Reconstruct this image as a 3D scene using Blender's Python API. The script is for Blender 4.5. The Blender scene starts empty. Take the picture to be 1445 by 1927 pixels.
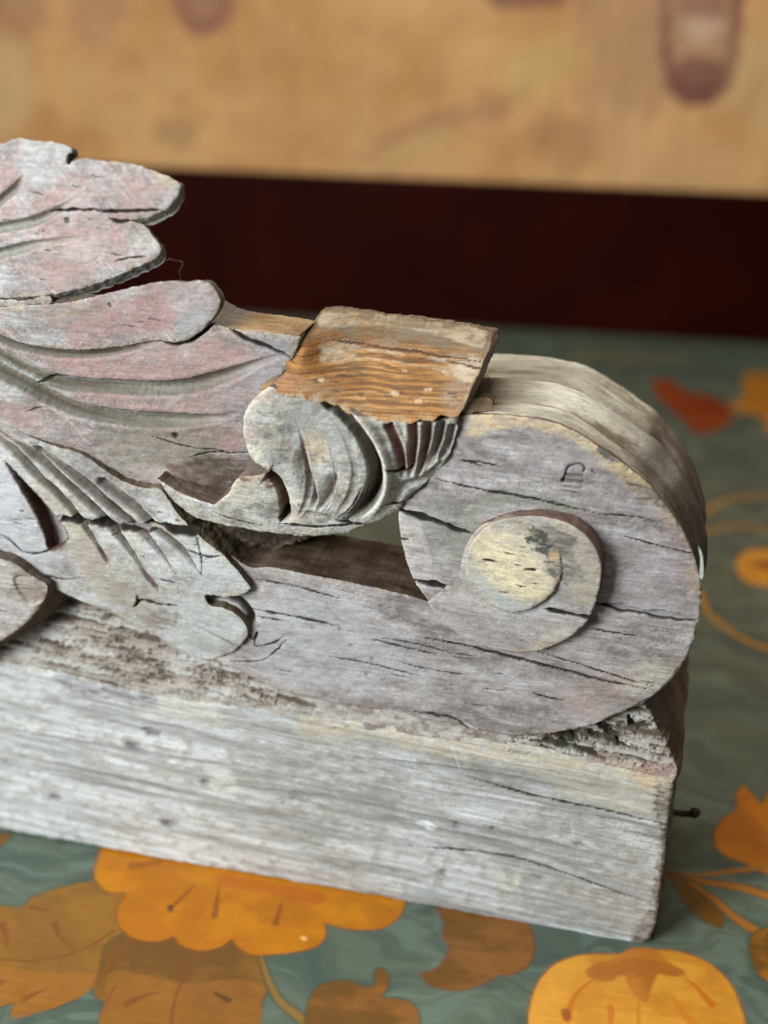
import bpy, math
import numpy as np
from mathutils import Matrix

# ------------------------------------------------------------------ camera
FPX = 2200.0                       # focal length measured in photo pixels (photo 1445 x 1927)
PITCH, ROLL, HCAM = math.radians(23.5), math.radians(-1.5), 0.2326
YAW_B, YAW_W = math.radians(12.0), math.radians(7.5)
DIST_B = 0.261                     # horizontal distance camera -> front face of the carving
_F = np.array([0, math.cos(PITCH), -math.sin(PITCH)])
_U0 = np.array([0, math.sin(PITCH), math.cos(PITCH)]); _R0 = np.array([1.0, 0, 0])
_R = math.cos(ROLL) * _R0 - math.sin(ROLL) * _U0
_U = math.sin(ROLL) * _R0 + math.cos(ROLL) * _U0
CAM = np.array([0, 0, HCAM])
sc = bpy.context.scene
cd = bpy.data.cameras.new('camera'); cam = bpy.data.objects.new('camera', cd)
sc.collection.objects.link(cam); sc.camera = cam
M = Matrix.Identity(4)
for i in range(3):
    M[i][0], M[i][1], M[i][2], M[i][3] = _R[i], _U[i], -_F[i], CAM[i]
cam.matrix_world = M
cd.sensor_fit = 'VERTICAL'; cd.sensor_height = 34.6; cd.lens = 34.6 * FPX / 1927
cd.clip_start = 0.01; cd.clip_end = 20
cd.dof.use_dof = True; cd.dof.focus_distance = 0.285; cd.dof.aperture_fstop = cd.lens / 6.4
# ------------------------------------------------------------------ light
w = bpy.data.worlds.new('World'); sc.world = w; w.use_nodes = True
bg = w.node_tree.nodes['Background']; bg.inputs[0].default_value = (0.92, 0.96, 1.0, 1); bg.inputs[1].default_value = 0.12
def area(name, loc, target, size, power, col, sy=None):
    l = bpy.data.lights.new(name, 'AREA'); l.energy = power; l.size = size; l.color = col
    l.shape = 'RECTANGLE'; l.size_y = sy or size
    o = bpy.data.objects.new(name, l); sc.collection.objects.link(o)
    d = np.array(loc, float) - np.array(target, float); d /= np.linalg.norm(d)
    x = np.cross([0, 0, 1.0], d); x /= np.linalg.norm(x); y = np.cross(d, x)
    m = Matrix.Identity(4)
    for i in range(3): m[i][0], m[i][1], m[i][2], m[i][3] = x[i], y[i], d[i], loc[i]
    o.matrix_world = m; return o
area('window_light', (-0.44, -0.12, 0.33), (-0.04, 0.26, 0.05), 0.22, 6.2, (0.90, 0.98, 1.0), 0.34)
area('overhead_fill', (-0.10, 0.30, 1.20), (0.02, 0.45, 0.05), 0.5, 8.0, (1.0, 0.93, 0.82))  # unseen soft fill from above, added to brighten top surfaces and wall
sc.view_settings.view_transform = 'Standard'; sc.view_settings.look = 'None'
sc.view_settings.exposure = 0.0; sc.view_settings.gamma = 1.0; sc.view_settings.use_curve_mapping = False

# ------------------------------------------------------------------ geometry helpers
DB = np.array([math.cos(YAW_B), -math.sin(YAW_B), 0]); NB = np.array([-math.sin(YAW_B), -math.cos(YAW_B), 0])
OB = np.array([0, DIST_B, 0])
DW = np.array([math.cos(YAW_W), -math.sin(YAW_W), 0]); NW = np.array([-math.sin(YAW_W), -math.cos(YAW_W), 0])
def ray(p):
    p = np.atleast_2d(np.asarray(p, float))[:, :2]
    return ((p[:, 0:1] - 722.5) / FPX) * _R + ((963.5 - p[:, 1:2]) / FPX) * _U + _F
def uv_at(p, h):
    """photo pixel + height (mm) above the block's front plane -> (u, v) in mm on the block"""
    r = ray(p); h = np.asarray(h, float) * 0.001
    t = ((OB - CAM) @ NB + h) / (r @ NB)
    P = CAM + r * t[:, None]
    return np.stack([(P - OB) @ DB, P[:, 2]], 1) * 1000
def ground(p):
    r = ray(p); t = -HCAM / r[:, 2]
    return CAM + r * t[:, None]

def _hash(x, y, s):
    v = np.sin(x * 127.1 + y * 311.7 + s * 74.7) * 43758.5453
    return v - np.floor(v)
def vn(x, y, s=0):
    xi, yi = np.floor(x), np.floor(y); fx, fy = x - xi, y - yi
    fx = fx * fx * (3 - 2 * fx); fy = fy * fy * (3 - 2 * fy)
    a, b, c, d = _hash(xi, yi, s), _hash(xi + 1, yi, s), _hash(xi, yi + 1, s), _hash(xi + 1, yi + 1, s)
    return (a * (1 - fx) + b * fx) * (1 - fy) + (c * (1 - fx) + d * fx) * fy
def fbm(x, y, s=0, o=4, g=0.5):
    r = 0; a = 1; t = 0
    for k in range(o):
        r = r + a * vn(x * 2 ** k + 13.7 * k, y * 2 ** k - 7.3 * k, s + 5 * k); t += a; a *= g
    return r / t
def sm(a, b, x):
    t = np.clip((x - a) / (b - a), 0, 1); return t * t * (3 - 2 * t)
def mixc(c, col, m):
    return c * (1 - m[..., None]) + np.array(col) * m[..., None]
def srgb(r, g, b):
    v = np.array([r, g, b]) / 255.0
    return tuple(np.where(v <= 0.04045, v / 12.92, ((v + 0.055) / 1.055) ** 2.4))
def spline(pts, closed=True, step=4.0):
    """Catmull-Rom through the points; a third value 1 marks a sharp corner"""
    P = [np.array(p[:2], float) for p in pts]; C = [len(p) > 2 for p in pts]; n = len(P); out = []
    for i in range(n if closed else n - 1):
        p1, p2 = P[i], P[(i + 1) % n]
        p0 = P[i - 1] if (closed or i > 0) else p1; p3 = P[(i + 2) % n] if (closed or i < n - 2) else p2
        L = np.linalg.norm(p2 - p1) + 1e-9
        def tan(pa, pb, pc):
            la, lb = np.linalg.norm(pb - pa) + 1e-9, np.linalg.norm(pc - pb) + 1e-9
            return ((pb - pa) / la * lb + (pc - pb) / lb * la) / (la + lb) * L
        m1 = (p2 - p1) if C[i] or (not closed and i == 0) else tan(p0, p1, p2)
        m2 = (p2 - p1) if C[(i + 1) % n] or (not closed and i == n - 2) else tan(p1, p2, p3)
        k = max(2, int(L / step)); t = (np.arange(k) / k)[:, None]
        out.append((2*t**3-3*t**2+1)*p1 + (t**3-2*t**2+t)*m1 + (-2*t**3+3*t**2)*p2 + (t**3-t**2)*m2)
    if not closed: out.append(P[-1][None])
    return np.concatenate(out)
def resample(P, step, closed=True):
    Q = np.vstack([P, P[:1]]) if closed else P
    s = np.r_[0, np.cumsum(np.linalg.norm(np.diff(Q, axis=0), axis=1))]
    n = max(3, int(s[-1] / step)); t = np.linspace(0, s[-1], n + 1)
    R = np.stack([np.interp(t, s, Q[:, 0]), np.interp(t, s, Q[:, 1])], 1)
    return (R[:-1], t[:-1]) if closed else (R, t)
def in_poly(x, y, poly):
    ins = np.zeros(x.shape, bool); n = len(poly)
    for i in range(n):
        x1, y1 = poly[i]; x2, y2 = poly[(i + 1) % n]
        if y1 == y2: continue
        c = ((y1 > y) != (y2 > y))
        ins ^= c & (x < (x2 - x1) * (y - y1) / (y2 - y1) + x1)
    return ins
def seg_dist(x, y, P, closed):
    D = np.full(x.shape, 1e9); n = len(P)
    for i in range(n if closed else n - 1):
        a = P[i]; d = P[(i + 1) % n] - a
        t = np.clip(((x - a[0]) * d[0] + (y - a[1]) * d[1]) / (d @ d + 1e-12), 0, 1)
        D = np.minimum(D, np.hypot(x - a[0] - t * d[0], y - a[1] - t * d[1]))
    return D

class TPS:
    def __init__(s, X, h):
        s.X = X; n = len(X)
        if n < 4: s.w = None; s.c = float(np.mean(h)); return
        K = s.k(X[:, None] - X[None]); P = np.c_[np.ones(n), X]
        A = np.zeros((n + 3, n + 3)); A[:n, :n] = K + np.eye(n) * 2.0; A[:n, n:] = P; A[n:, :n] = P.T
        s.w = np.linalg.solve(A, np.r_[h, 0, 0, 0])
    def k(s, d):
        r2 = (d ** 2).sum(-1) + 1e-9; return r2 * np.log(r2) * 0.5
    def __call__(s, u, v):
        if s.w is None: return np.full(np.shape(u), s.c)
        r = s.w[-3] + s.w[-2] * u + s.w[-1] * v
        for i, x in enumerate(s.X):
            r2 = (u - x[0]) ** 2 + (v - x[1]) ** 2 + 1e-9; r = r + s.w[i] * r2 * np.log(r2) * 0.5
        return r

def link_mesh(name, V, faces, mat, parent=None, col=None, smooth=True, ngons=()):
    me = bpy.data.meshes.new(name); V = np.asarray(V, np.float32)
    loops = [np.asarray(f, np.int32).ravel() for f in faces]; tot = [np.full(len(f), np.asarray(f).shape[1], np.int32) for f in faces]
    for g in ngons: loops.append(np.asarray(g, np.int32)); tot.append(np.array([len(g)], np.int32))
    L = np.concatenate(loops); T = np.concatenate(tot); S = np.r_[0, np.cumsum(T)[:-1]].astype(np.int32)
    me.vertices.add(len(V)); me.vertices.foreach_set('co', V.ravel())
    me.loops.add(len(L)); me.loops.foreach_set('vertex_index', L)
    me.polygons.add(len(T)); me.polygons.foreach_set('loop_start', S)
    sh = np.full(len(T), smooth, bool)
    if ngons: sh[-len(ngons):] = False
    me.polygons.foreach_set('use_smooth', sh)
    me.update(calc_edges=True)
    if col is not None:
        a = me.color_attributes.new('Col', 'FLOAT_COLOR', 'POINT')
        c = np.ones((len(V), 4), np.float32); c[:, :3] = np.clip(col, 0.002, 0.95); a.data.foreach_set('color', c.ravel())
    me.validate()
    o = bpy.data.objects.new(name, me); sc.collection.objects.link(o)
    if mat: me.materials.append(mat)
    if parent: o.parent = parent
    return o

# ------------------------------------------------------------------ materials
def wood_mat(name, stretch, rough=0.82, bump=0.25, var=0.30):
    m = bpy.data.materials.new(name); m.use_nodes = True; nt = m.node_tree; N = nt.nodes; L = nt.links
    b = N['Principled BSDF']; b.inputs['Roughness'].default_value = rough; b.inputs['Specular IOR Level'].default_value = 0.25
    at = N.new('ShaderNodeAttribute'); at.attribute_name = 'Col'
    tc = N.new('ShaderNodeTexCoord'); mp = N.new('ShaderNodeMapping'); mp.inputs['Scale'].default_value = stretch
    mp.inputs['Rotation'].default_value = (0, math.radians(4), 0)
    L.new(tc.outputs['Object'], mp.inputs[0])
    n1 = N.new('ShaderNodeTexNoise'); n1.inputs['Scale'].default_value = 1; n1.inputs['Detail'].default_value = 5; L.new(mp.outputs[0], n1.inputs[0])
    n2 = N.new('ShaderNodeTexNoise'); n2.inputs['Scale'].default_value = 2600; n2.inputs['Detail'].default_value = 3; L.new(tc.outputs['Object'], n2.inputs[0])
    ad = N.new('ShaderNodeMath'); ad.operation = 'ADD'; L.new(n1.outputs[0], ad.inputs[0]); L.new(n2.outputs[0], ad.inputs[1])
    mr = N.new('ShaderNodeMapRange'); mr.inputs[1].default_value = 0.6; mr.inputs[2].default_value = 1.4
    mr.inputs[3].default_value = 1 - var; mr.inputs[4].default_value = 1 + var; L.new(ad.outputs[0], mr.inputs[0])
    mu = N.new('ShaderNodeVectorMath'); mu.operation = 'SCALE'; L.new(at.outputs['Color'], mu.inputs[0]); L.new(mr.outputs[0], mu.inputs['Scale'])
    L.new(mu.outputs[0], b.inputs['Base Color'])
    bp = N.new('ShaderNodeBump'); bp.inputs['Strength'].default_value = bump; bp.inputs['Distance'].default_value = 0.0003
    L.new(ad.outputs[0], bp.inputs['Height']); L.new(bp.outputs[0], b.inputs['Normal'])
    return m
MW = wood_mat('weathered_wood', (160, 1500, 1500))
ME = wood_mat('bare_pine', (90, 500, 2600), rough=0.6, bump=0.5, var=0.35)
MI = wood_mat('wood_interior', (300, 300, 1200), rough=0.9)

def plain(name, col, rough=0.5, metal=0.0, scale=600, var=0.3, bump=0.2):
    m = bpy.data.materials.new(name); m.use_nodes = True; nt = m.node_tree; N = nt.nodes; L = nt.links
    b = N['Principled BSDF']; b.inputs['Roughness'].default_value = rough; b.inputs['Metallic'].default_value = metal
    tc = N.new('ShaderNodeTexCoord'); n = N.new('ShaderNodeTexNoise'); n.inputs['Scale'].default_value = scale; n.inputs['Detail'].default_value = 4
    L.new(tc.outputs['Object'], n.inputs[0]); cr = N.new('ShaderNodeValToRGB')
    cr.color_ramp.elements[0].position = 0.3; cr.color_ramp.elements[1].position = 0.7
    cr.color_ramp.elements[0].color = tuple(c * (1 - var) for c in col) + (1,); cr.color_ramp.elements[1].color = tuple(c * (1 + var) for c in col) + (1,)
    L.new(n.outputs[0], cr.inputs[0]); L.new(cr.outputs[0], b.inputs['Base Color'])
    bp = N.new('ShaderNodeBump'); bp.inputs['Strength'].default_value = bump; bp.inputs['Distance'].default_value = 0.0005
    L.new(n.outputs[0], bp.inputs['Height']); L.new(bp.outputs[0], b.inputs['Normal'])
    return m

# ------------------------------------------------------------------ carved parts
GREY = (0.315, 0.290, 0.278); PALE = (0.48, 0.455, 0.44); PINK = (0.42, 0.29, 0.28); DUST = (0.205, 0.19, 0.155)
CREAM = (0.56, 0.47, 0.33); BROWN = (0.135, 0.085, 0.06); DARK = (0.035, 0.026, 0.02)
root = bpy.data.objects.new('carved_wood_fragment', None); sc.collection.objects.link(root)
root.location = tuple(OB); root.rotation_euler = (0, 0, -YAW_B); root.empty_display_size = 0.02
root['label'] = 'weathered grey carved wooden fragment with leaf lobes and round scroll, standing on the painted table'
root['category'] = 'wood carving'

class Part:
    def __init__(s, name, outline, ctrl, step=0.22, jit=0.10, seed=1, edge=0.5, theta=4.0, parent=None):
        s.name, s.seed, s.edge, s.step, s.parent = name, seed, edge, step, parent or root
        c = np.array(ctrl, float); s.tps = TPS(uv_at(c[:, :2], c[:, 2]), c[:, 2])
        s.hc = float(c[:, 2].mean())
        P = s.uv(spline(outline))
        P, t = resample(P, 0.5)
        d = np.roll(P, -1, 0) - np.roll(P, 1, 0); d /= np.linalg.norm(d, axis=1)[:, None] + 1e-9
        area2 = np.sum(P[:, 0] * np.roll(P[:, 1], -1) - np.roll(P[:, 0], -1) * P[:, 1])
        N = np.stack([d[:, 1], -d[:, 0]], 1) * (1 if area2 > 0 else -1)
        s.P = P + N * ((fbm(t / 1.5, t * 0, seed, 4, 0.6) - 0.5) * 2 * jit * 1.6)[:, None]
        s.N = N; s.arc = t
        lo, hi = s.P.min(0) - step, s.P.max(0) + step
        s.x0, s.y0 = lo; s.nx = int((hi[0] - lo[0]) / step) + 2; s.ny = int((hi[1] - lo[1]) / step) + 2
        s.x = lo[0] + np.arange(s.nx) * step; s.y = lo[1] + np.arange(s.ny) * step
        s.X, s.Y = np.meshgrid(s.x, s.y)
        # inside test of cell centres, row by row
        cm = np.zeros((s.ny - 1, s.nx - 1), bool); cx = s.x[:-1] + step / 2; Q = np.roll(s.P, -1, 0)
        for j in range(s.ny - 1):
            yy = s.y[j] + step / 2; k = (s.P[:, 1] > yy) != (Q[:, 1] > yy)
            if not k.any(): continue
            xs = np.sort(s.P[k, 0] + (yy - s.P[k, 1]) * (Q[k, 0] - s.P[k, 0]) / (Q[k, 1] - s.P[k, 1]))
            cm[j] = (np.searchsorted(xs, cx) % 2) == 1
        s.cm = cm
        s.D, s.T, s.S, s.NP, s.NI = s.df(s.P, 6.0, True, full=True)
        s.H = s.tps(s.X, s.Y); s.H0 = s.H.copy()
        th = math.radians(theta); s.gu = s.X * math.cos(th) - s.Y * math.sin(th); s.gv = s.X * math.sin(th) + s.Y * math.cos(th)
        s.C = np.zeros(s.X.shape + (3,)) + np.array(GREY)
        s.cq = np.zeros(s.X.shape); s.cc = np.zeros(s.X.shape + (3,))
        s.fine = sm(.34, .62, fbm(s.gu / 2.2, s.gv / .8, seed + 130, 5, .65))
    def uv(s, px):
        px = np.atleast_2d(np.asarray(px, float)); h = np.full(len(px), s.hc)
        for _ in range(12):
            q = uv_at(px, h); h = h * 0.4 + 0.6 * s.tps(q[:, 0], q[:, 1])
        return uv_at(px, h)
    def df(s, P, rad, closed=False, full=False):
        D = np.full(s.X.shape, 99.0); T = np.zeros(s.X.shape); S = np.zeros(s.X.shape)
        NP = np.zeros(s.X.shape + (2,)) if full else None; NI = np.zeros(s.X.shape, int)
        n = len(P); m = n if closed else n - 1
        for i in range(m):
            a = P[i]; b = P[(i + 1) % n]; d = b - a; l2 = d @ d + 1e-12
            i0 = max(0, int((min(a[0], b[0]) - rad - s.x0) / s.step)); i1 = min(s.nx, int((max(a[0], b[0]) + rad - s.x0) / s.step) + 2)
            j0 = max(0, int((min(a[1], b[1]) - rad - s.y0) / s.step)); j1 = min(s.ny, int((max(a[1], b[1]) + rad - s.y0) / s.step) + 2)
            if i1 <= i0 or j1 <= j0: continue
            X, Y = s.X[j0:j1, i0:i1], s.Y[j0:j1, i0:i1]
            t = np.clip(((X - a[0]) * d[0] + (Y - a[1]) * d[1]) / l2, 0, 1)
            qx, qy = a[0] + t * d[0], a[1] + t * d[1]; r = np.hypot(X - qx, Y - qy)
            w_ = D[j0:j1, i0:i1]; k = r < w_
            w_[k] = r[k]; T[j0:j1, i0:i1][k] = ((i + t) / m)[k]
            S[j0:j1, i0:i1][k] = np.sign(d[0] * (Y - a[1]) - d[1] * (X - a[0]))[k]
            if full:
                NP[j0:j1, i0:i1][k] = np.stack([qx, qy], -1)[k]; NI[j0:j1, i0:i1][k] = i
        return D, T, S, NP, NI
    def line(s, px, step=0.5):
        return resample(s.uv(spline(px, False)), step, False)[0]
    def taper(s, T, a=0.15, b=0.15):
        return sm(0, a, T) * (1 - sm(1 - b, 1, T)) if a > 0 and b > 0 else (sm(0, a, T) if a > 0 else (1 - sm(1 - b, 1, T) if b > 0 else T * 0 + 1))
    def groove(s, px, w, depth, ta=0.15, tb=0.15, col=None, amt=0.8, rim=0.0, sharp=2.0, rough=0.15):
        """round-bottomed gouge cut, width w mm"""
        D, T, S, _, _ = s.df(s.line(px), w * 2.4)
        wv = w * 0.5 * (0.35 + 0.65 * s.taper(T, ta, tb)) * (1 + 0.25 * (fbm(s.X / 1.2, s.Y / 1.2, s.seed + 9) - 0.5))
        q = np.clip(1 - (D / wv) ** sharp, 0, 1); tp = s.taper(T, ta, tb)
        s.H -= depth * q * tp * (1 + rough * (fbm(s.X / .7, s.Y / .7, s.seed + 3) - 0.5))
        s.H -= .30 * depth * np.exp(-(D / (w * .9 + .01)) ** 2) * tp
        if rim: s.H += rim * np.exp(-((D - wv * 1.3) / (0.5 * wv)) ** 2) * tp
        if col is not None:
            s.C = mixc(s.C, col, amt * sm(0, 0.35, q) * tp * (0.6 + 0.6 * fbm(s.X / .8, s.Y / .8, s.seed + 4)).clip(0, 1))
    def vgroove(s, px, w, depth, side=1, ta=0.15, tb=0.15, col=None, amt=0.8, inner=0.12):
        """asymmetric cut: steep on one side, long slope on the other (side = which side slopes)"""
        D, T, S, _, _ = s.df(s.line(px), w * 1.2)
        tp = s.taper(T, ta, tb); dd = D * S * side
        q = np.where(dd > 0, np.clip(1 - D / (w * (0.3 + 0.7 * tp)), 0, 1) ** 1.5, np.clip(1 - D / (w * inner + .15), 0, 1))
        s.H -= depth * q * tp
        if col is not None: s.C = mixc(s.C, col, amt * q * tp)
    def crack(s, px, w=0.35, depth=1.2, ta=0.2, tb=0.2, wob=0.25, col=DARK):
        w = w * 1.35; depth = depth * 1.3; P = s.line(px, 0.4); n = len(P); t = np.arange(n) * 0.4
        off = (fbm(t / 2.2, t * 0 + px[0][0], s.seed + 7, 4, 0.6) - 0.5) * 2 * wob
        d = np.gradient(P, axis=0); d /= np.linalg.norm(d, axis=1)[:, None] + 1e-9
        P = P + np.stack([-d[:, 1], d[:, 0]], 1) * off[:, None]
        D, T, S, _, _ = s.df(P, 1.5)
        wv = w * (0.25 + 0.75 * s.taper(T, ta, tb)) * (0.6 + 0.8 * vn(T * n * 0.4 / 2.0, T * 0, s.seed + 2))
        q = np.clip(1.3 - D / wv, 0, 1)
        s.H -= depth * q
        s.C = mixc(s.C, col, 0.95 * sm(0.0, 0.3, q)); k = sm(0.0, 0.35, q) > s.cq; s.cq = np.where(k, sm(0.0, 0.35, q), s.cq); s.cc = np.where(k[..., None], np.array(col), s.cc)  # crack insides coloured dark, standing in for the shade inside them
    def bump(s, px, rx, ry, h, ang=0):
        c = s.uv([px])[0]; a = math.radians(ang); dx, dy = s.X - c[0], s.Y - c[1]
        q = ((dx * math.cos(a) + dy * math.sin(a)) / rx) ** 2 + ((-dx * math.sin(a) + dy * math.cos(a)) / ry) ** 2
        s.H += h * np.exp(-q)
    def mask(s, px, soft=1.0, brk=0.0, bs=2.0, closed=True, stretch=1.0):
        P = resample(s.uv(spline(px)), 1.2)[0]
        lo, hi = P.min(0) - soft * 2 - 3, P.max(0) + soft * 2 + 3
        i0, i1 = np.searchsorted(s.x, [lo[0], hi[0]]); j0, j1 = np.searchsorted(s.y, [lo[1], hi[1]])
        m = np.zeros(s.X.shape)
        if i1 <= i0 or j1 <= j0: return m
        X, Y = s.X[j0:j1, i0:i1], s.Y[j0:j1, i0:i1]
        sd = seg_dist(X, Y, P, True) * np.where(in_poly(X, Y, P), 1, -1)
        sd = sd + brk * (fbm(s.gu[j0:j1, i0:i1] / bs / stretch, s.gv[j0:j1, i0:i1] / bs, s.seed + 21, 5, 0.6) - 0.5) * 2
        m[j0:j1, i0:i1] = sm(-soft, soft, sd); return m
    def paint(s, px, col, amt=0.7, soft=1.0, brk=1.5, bs=2.0, stretch=1.5):
        m = s.mask(px, soft * 1.3, brk, bs, stretch=stretch); k = s.fine
        s.C = mixc(s.C, col, np.clip(amt * m * (.45 + .85 * k), 0, 1))
    def level(s, px, dh, soft=0.3, brk=0.2, bs=1.0):
        s.H += dh * s.mask(px, soft, brk, bs)
    def patina(s, c0=GREY, c1=PALE, c2=None, k=0.5, fib=0.35, spk=0.25, amp=1.0, su=14, sv=4, vein=.6, scr=0, sang=50):
        n1 = fbm(s.gu / su, s.gv / sv, s.seed, 5, 0.6); n2 = fbm(s.gu / 6.0, s.gv / 0.45, s.seed + 30, 4, 0.65)
        n3 = fbm(s.X / 0.9, s.Y / 0.7, s.seed + 50, 4, 0.7); n4 = fbm(s.X / 3, s.Y / 2.2, s.seed + 70, 4, 0.6)
        c0 = np.array(c0) * (.76, .74, .71); c1 = np.array(c1) * (.98, .965, .95)
        s.C = mixc(np.zeros_like(s.C) + np.array(c0), c1, sm(0.5 - 0.22, 0.5 + 0.22, n1 + (k - 0.5)))
        if c2 is not None: s.C = mixc(s.C, c2, 0.85 * sm(0.50, 0.68, n4))
        s.C *= (1 + fib * 1.6 * (n2 - 0.5))[..., None]
        s.C = mixc(s.C, (0.12, 0.105, 0.095), spk * 1.6 * sm(0.60, 0.76, n3))
        s.C = mixc(s.C, (0.60, 0.58, 0.56), spk * 1.1 * sm(0.58, 0.76, 1 - n3))
        nv = fbm(s.gu / 4.5 + 2 * n3, s.gv / 1.5, s.seed + 150, 4, .62); zone = sm(.50, .62, fbm(s.X / 9, s.Y / 6, s.seed + 151, 3))
        q = np.exp(-((nv - .5) / .010) ** 2) * zone; s.C = mixc(s.C, (.09, .075, .06), vein * q); s.H -= .22 * vein * q
        if scr:
            a = math.radians(-sang); r1 = s.X * math.cos(a) + s.Y * math.sin(a); r2 = -s.X * math.sin(a) + s.Y * math.cos(a)
            q = fbm(r1 / 5 + 1.5 * n4, r2 / .38, s.seed + 160, 4, .6); s.C = mixc(s.C, (.64, .61, .58), scr * sm(.55, .72, q) * sm(.42, .56, n4)); s.C = mixc(s.C, (.24, .20, .18), .5 * scr * sm(.58, .74, 1 - q))
            s.H += .10 * (q - .5)
        s.H += amp * (0.16 * (n2 - 0.5) + 0.7 * (n1 - 0.5) + 0.09 * (n3 - 0.5) + 0.40 * (n4 - 0.5))
    def pits(s, k=0.5, thr=0.70, depth=0.5, sc_=0.8):
        thr += .07; depth *= .5
        n = fbm(s.X / sc_, s.Y / sc_ * 1.3, s.seed + 90, 2); q = sm(thr, thr + 0.1, n)
        s.H -= depth * q; s.C = mixc(s.C, (0.08, 0.065, 0.05), k * q)
    def checks(s, n, px, lmin=6, lmax=18, w=0.16, depth=0.5):
        """short drying checks along the grain inside a pixel polygon"""
        rng = np.random.default_rng(s.seed + 400); P = np.array(px, float); lo, hi = P.min(0), P.max(0); k = 0
        while k < n:
            p = lo + rng.random(2) * (hi - lo)
            if not in_poly(np.array([p[0]]), np.array([p[1]]), P)[0]: continue
            k += 1; L = rng.uniform(lmin, lmax) * 7; sl = rng.uniform(0.10, 0.22)
            s.crack([(p[0], p[1]), (p[0] + L * .5, p[1] + L * .5 * sl + rng.uniform(-2, 2)), (p[0] + L, p[1] + L * sl)], w, depth, .45, .45, 0.2, (0.07, 0.055, 0.05))
    def build(s, mat, back=-16, draft=None, wall=BROWN, wall2=None, rings=14, wrough=0.25, wcol=None, wmat=None, wgrain=(3.0, 0.5), label=None):
        e = s.edge
        if e:
            ev = e * (0.5 + 1.0 * fbm(s.X / 2, s.Y / 2, s.seed + 11)); q = np.clip(1 - s.D / ev, 0, 1)
            s.H -= ev * (1 - np.sqrt(np.clip(1 - q * q, 0, 1))) * 0.9
        if e:
            wz = sm(.48, .60, fbm(s.X / 3.5, s.Y / 3.5, s.seed + 170, 4, .6)); q = np.exp(-(s.D / (.35 + .9 * s.fine)) ** 2) * wz
            s.C = mixc(s.C, (.46, .37, .25), .55 * q); s.H -= .25 * q
        s.C = s.C * (1 - .93 * s.cq[..., None]) + s.cc * .93 * s.cq[..., None]  # painted crack shade laid back over the later colours
        cm = s.cm; nx, ny = s.nx, s.ny
        idx = np.arange(nx * ny).reshape(ny, nx); jj, ii = np.nonzero(cm)
        quads = np.stack([idx[jj, ii], idx[jj, ii + 1], idx[jj + 1, ii + 1], idx[jj + 1, ii]], 1)
        pad = np.pad(cm, 1); E = []
        a = pad[1:, 1:-1][:, :] ; b_ = pad[:-1, 1:-1]        # horizontal edges (row j): cell above a, below b
        j, i = np.nonzero(a & ~b_); E.append(np.stack([idx[j, i], idx[j, i + 1]], 1))
        j, i = np.nonzero(~a & b_); E.append(np.stack([idx[j, i + 1], idx[j, i]], 1))
        a = pad[1:-1, 1:]; b_ = pad[1:-1, :-1]               # vertical edges
        j, i = np.nonzero(a & ~b_); E.append(np.stack([idx[j + 1, i], idx[j, i]], 1))
        j, i = np.nonzero(~a & b_); E.append(np.stack([idx[j, i], idx[j + 1, i]], 1))
        E = np.concatenate(E); B = np.unique(E)
        X, Y = s.X.ravel().copy(), s.Y.ravel().copy(); NP = s.NP.reshape(-1, 2); Dr = s.D.ravel()
        k = B[Dr[B] < s.step * 1.6]; X[k], Y[k] = NP[k, 0], NP[k, 1]
        used = np.unique(quads); rm = np.full(nx * ny, -1); rm[used] = np.arange(len(used))
        V = [np.stack([X[used], -s.H.ravel()[used], Y[used]], 1)]; col = [s.C.reshape(-1, 3)[used]]
        F = [rm[quads]]; base = len(used); nb = len(B); bm = np.full(nx * ny, -1); bm[B] = np.arange(nb)
        ni = s.NI.ravel()[B]; nn = len(s.N); fr_ = (s.T.ravel()[B] * nn - ni).clip(0, 1); arc = s.arc[ni] + fr_ * 0.5; HB = s.H.ravel()[B]
        # smooth the normals along the outline
        Ns = s.N.copy()
        for _ in range(5): Ns = Ns + np.roll(Ns, 1, 0) + np.roll(Ns, -1, 0); Ns /= np.linalg.norm(Ns, axis=1)[:, None] + 1e-9
        N = Ns[ni] * (1 - fr_)[:, None] + Ns[(ni + 1) % nn] * fr_[:, None]; Bx, By = X[B], Y[B]; eb = bm[E]
        w2 = np.array(wall2 if wall2 is not None else wall)
        fr = np.linspace(0, 1, rings + 1) ** 1.3
        for kx, f in enumerate(fr):
            d = (HB - back) * f
            off = draft(d, N, Bx, By) if draft else 0 * d
            if kx: off = off + wrough * 2 * (fbm(arc / wgrain[0], d / wgrain[1], s.seed + 60, 4, 0.6) - 0.5) * sm(0, 1.0, d)
            V.append(np.stack([Bx + N[:, 0] * off, -(HB - d), By + N[:, 1] * off], 1))
            g = fbm(arc / wgrain[0] / 1.5, d / wgrain[1], s.seed + 61, 4, 0.65); g2 = fbm(arc / 6, d / 4, s.seed + 62, 3)
            c = np.array(wall)[None] * (1 - sm(.35, .65, g2))[:, None] + w2[None] * sm(.35, .65, g2)[:, None]
            if wcol: c = wcol(d, arc, N, c)
            if s.name == 'acanthus_leaf': c = c * (1 - sm(-34, -40, Bx))[:, None] + np.array([.20, .17, .14]) * sm(-34, -40, Bx)[:, None]
            col.append(c * (0.6 + 0.8 * g)[:, None])
        nr = len(fr)
        for r in range(nr - 1):
            o0, o1 = base + r * nb, base + (r + 1) * nb
            F.append(np.stack([o0 + eb[:, 1], o0 + eb[:, 0], o1 + eb[:, 0], o1 + eb[:, 1]], 1))
        # flat cap at the back
        bo = base + nr * nb; PP = s.P
        offc = draft(np.full(len(PP), s.hc - back), Ns, PP[:, 0], PP[:, 1]) if draft else np.zeros(len(PP))
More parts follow.
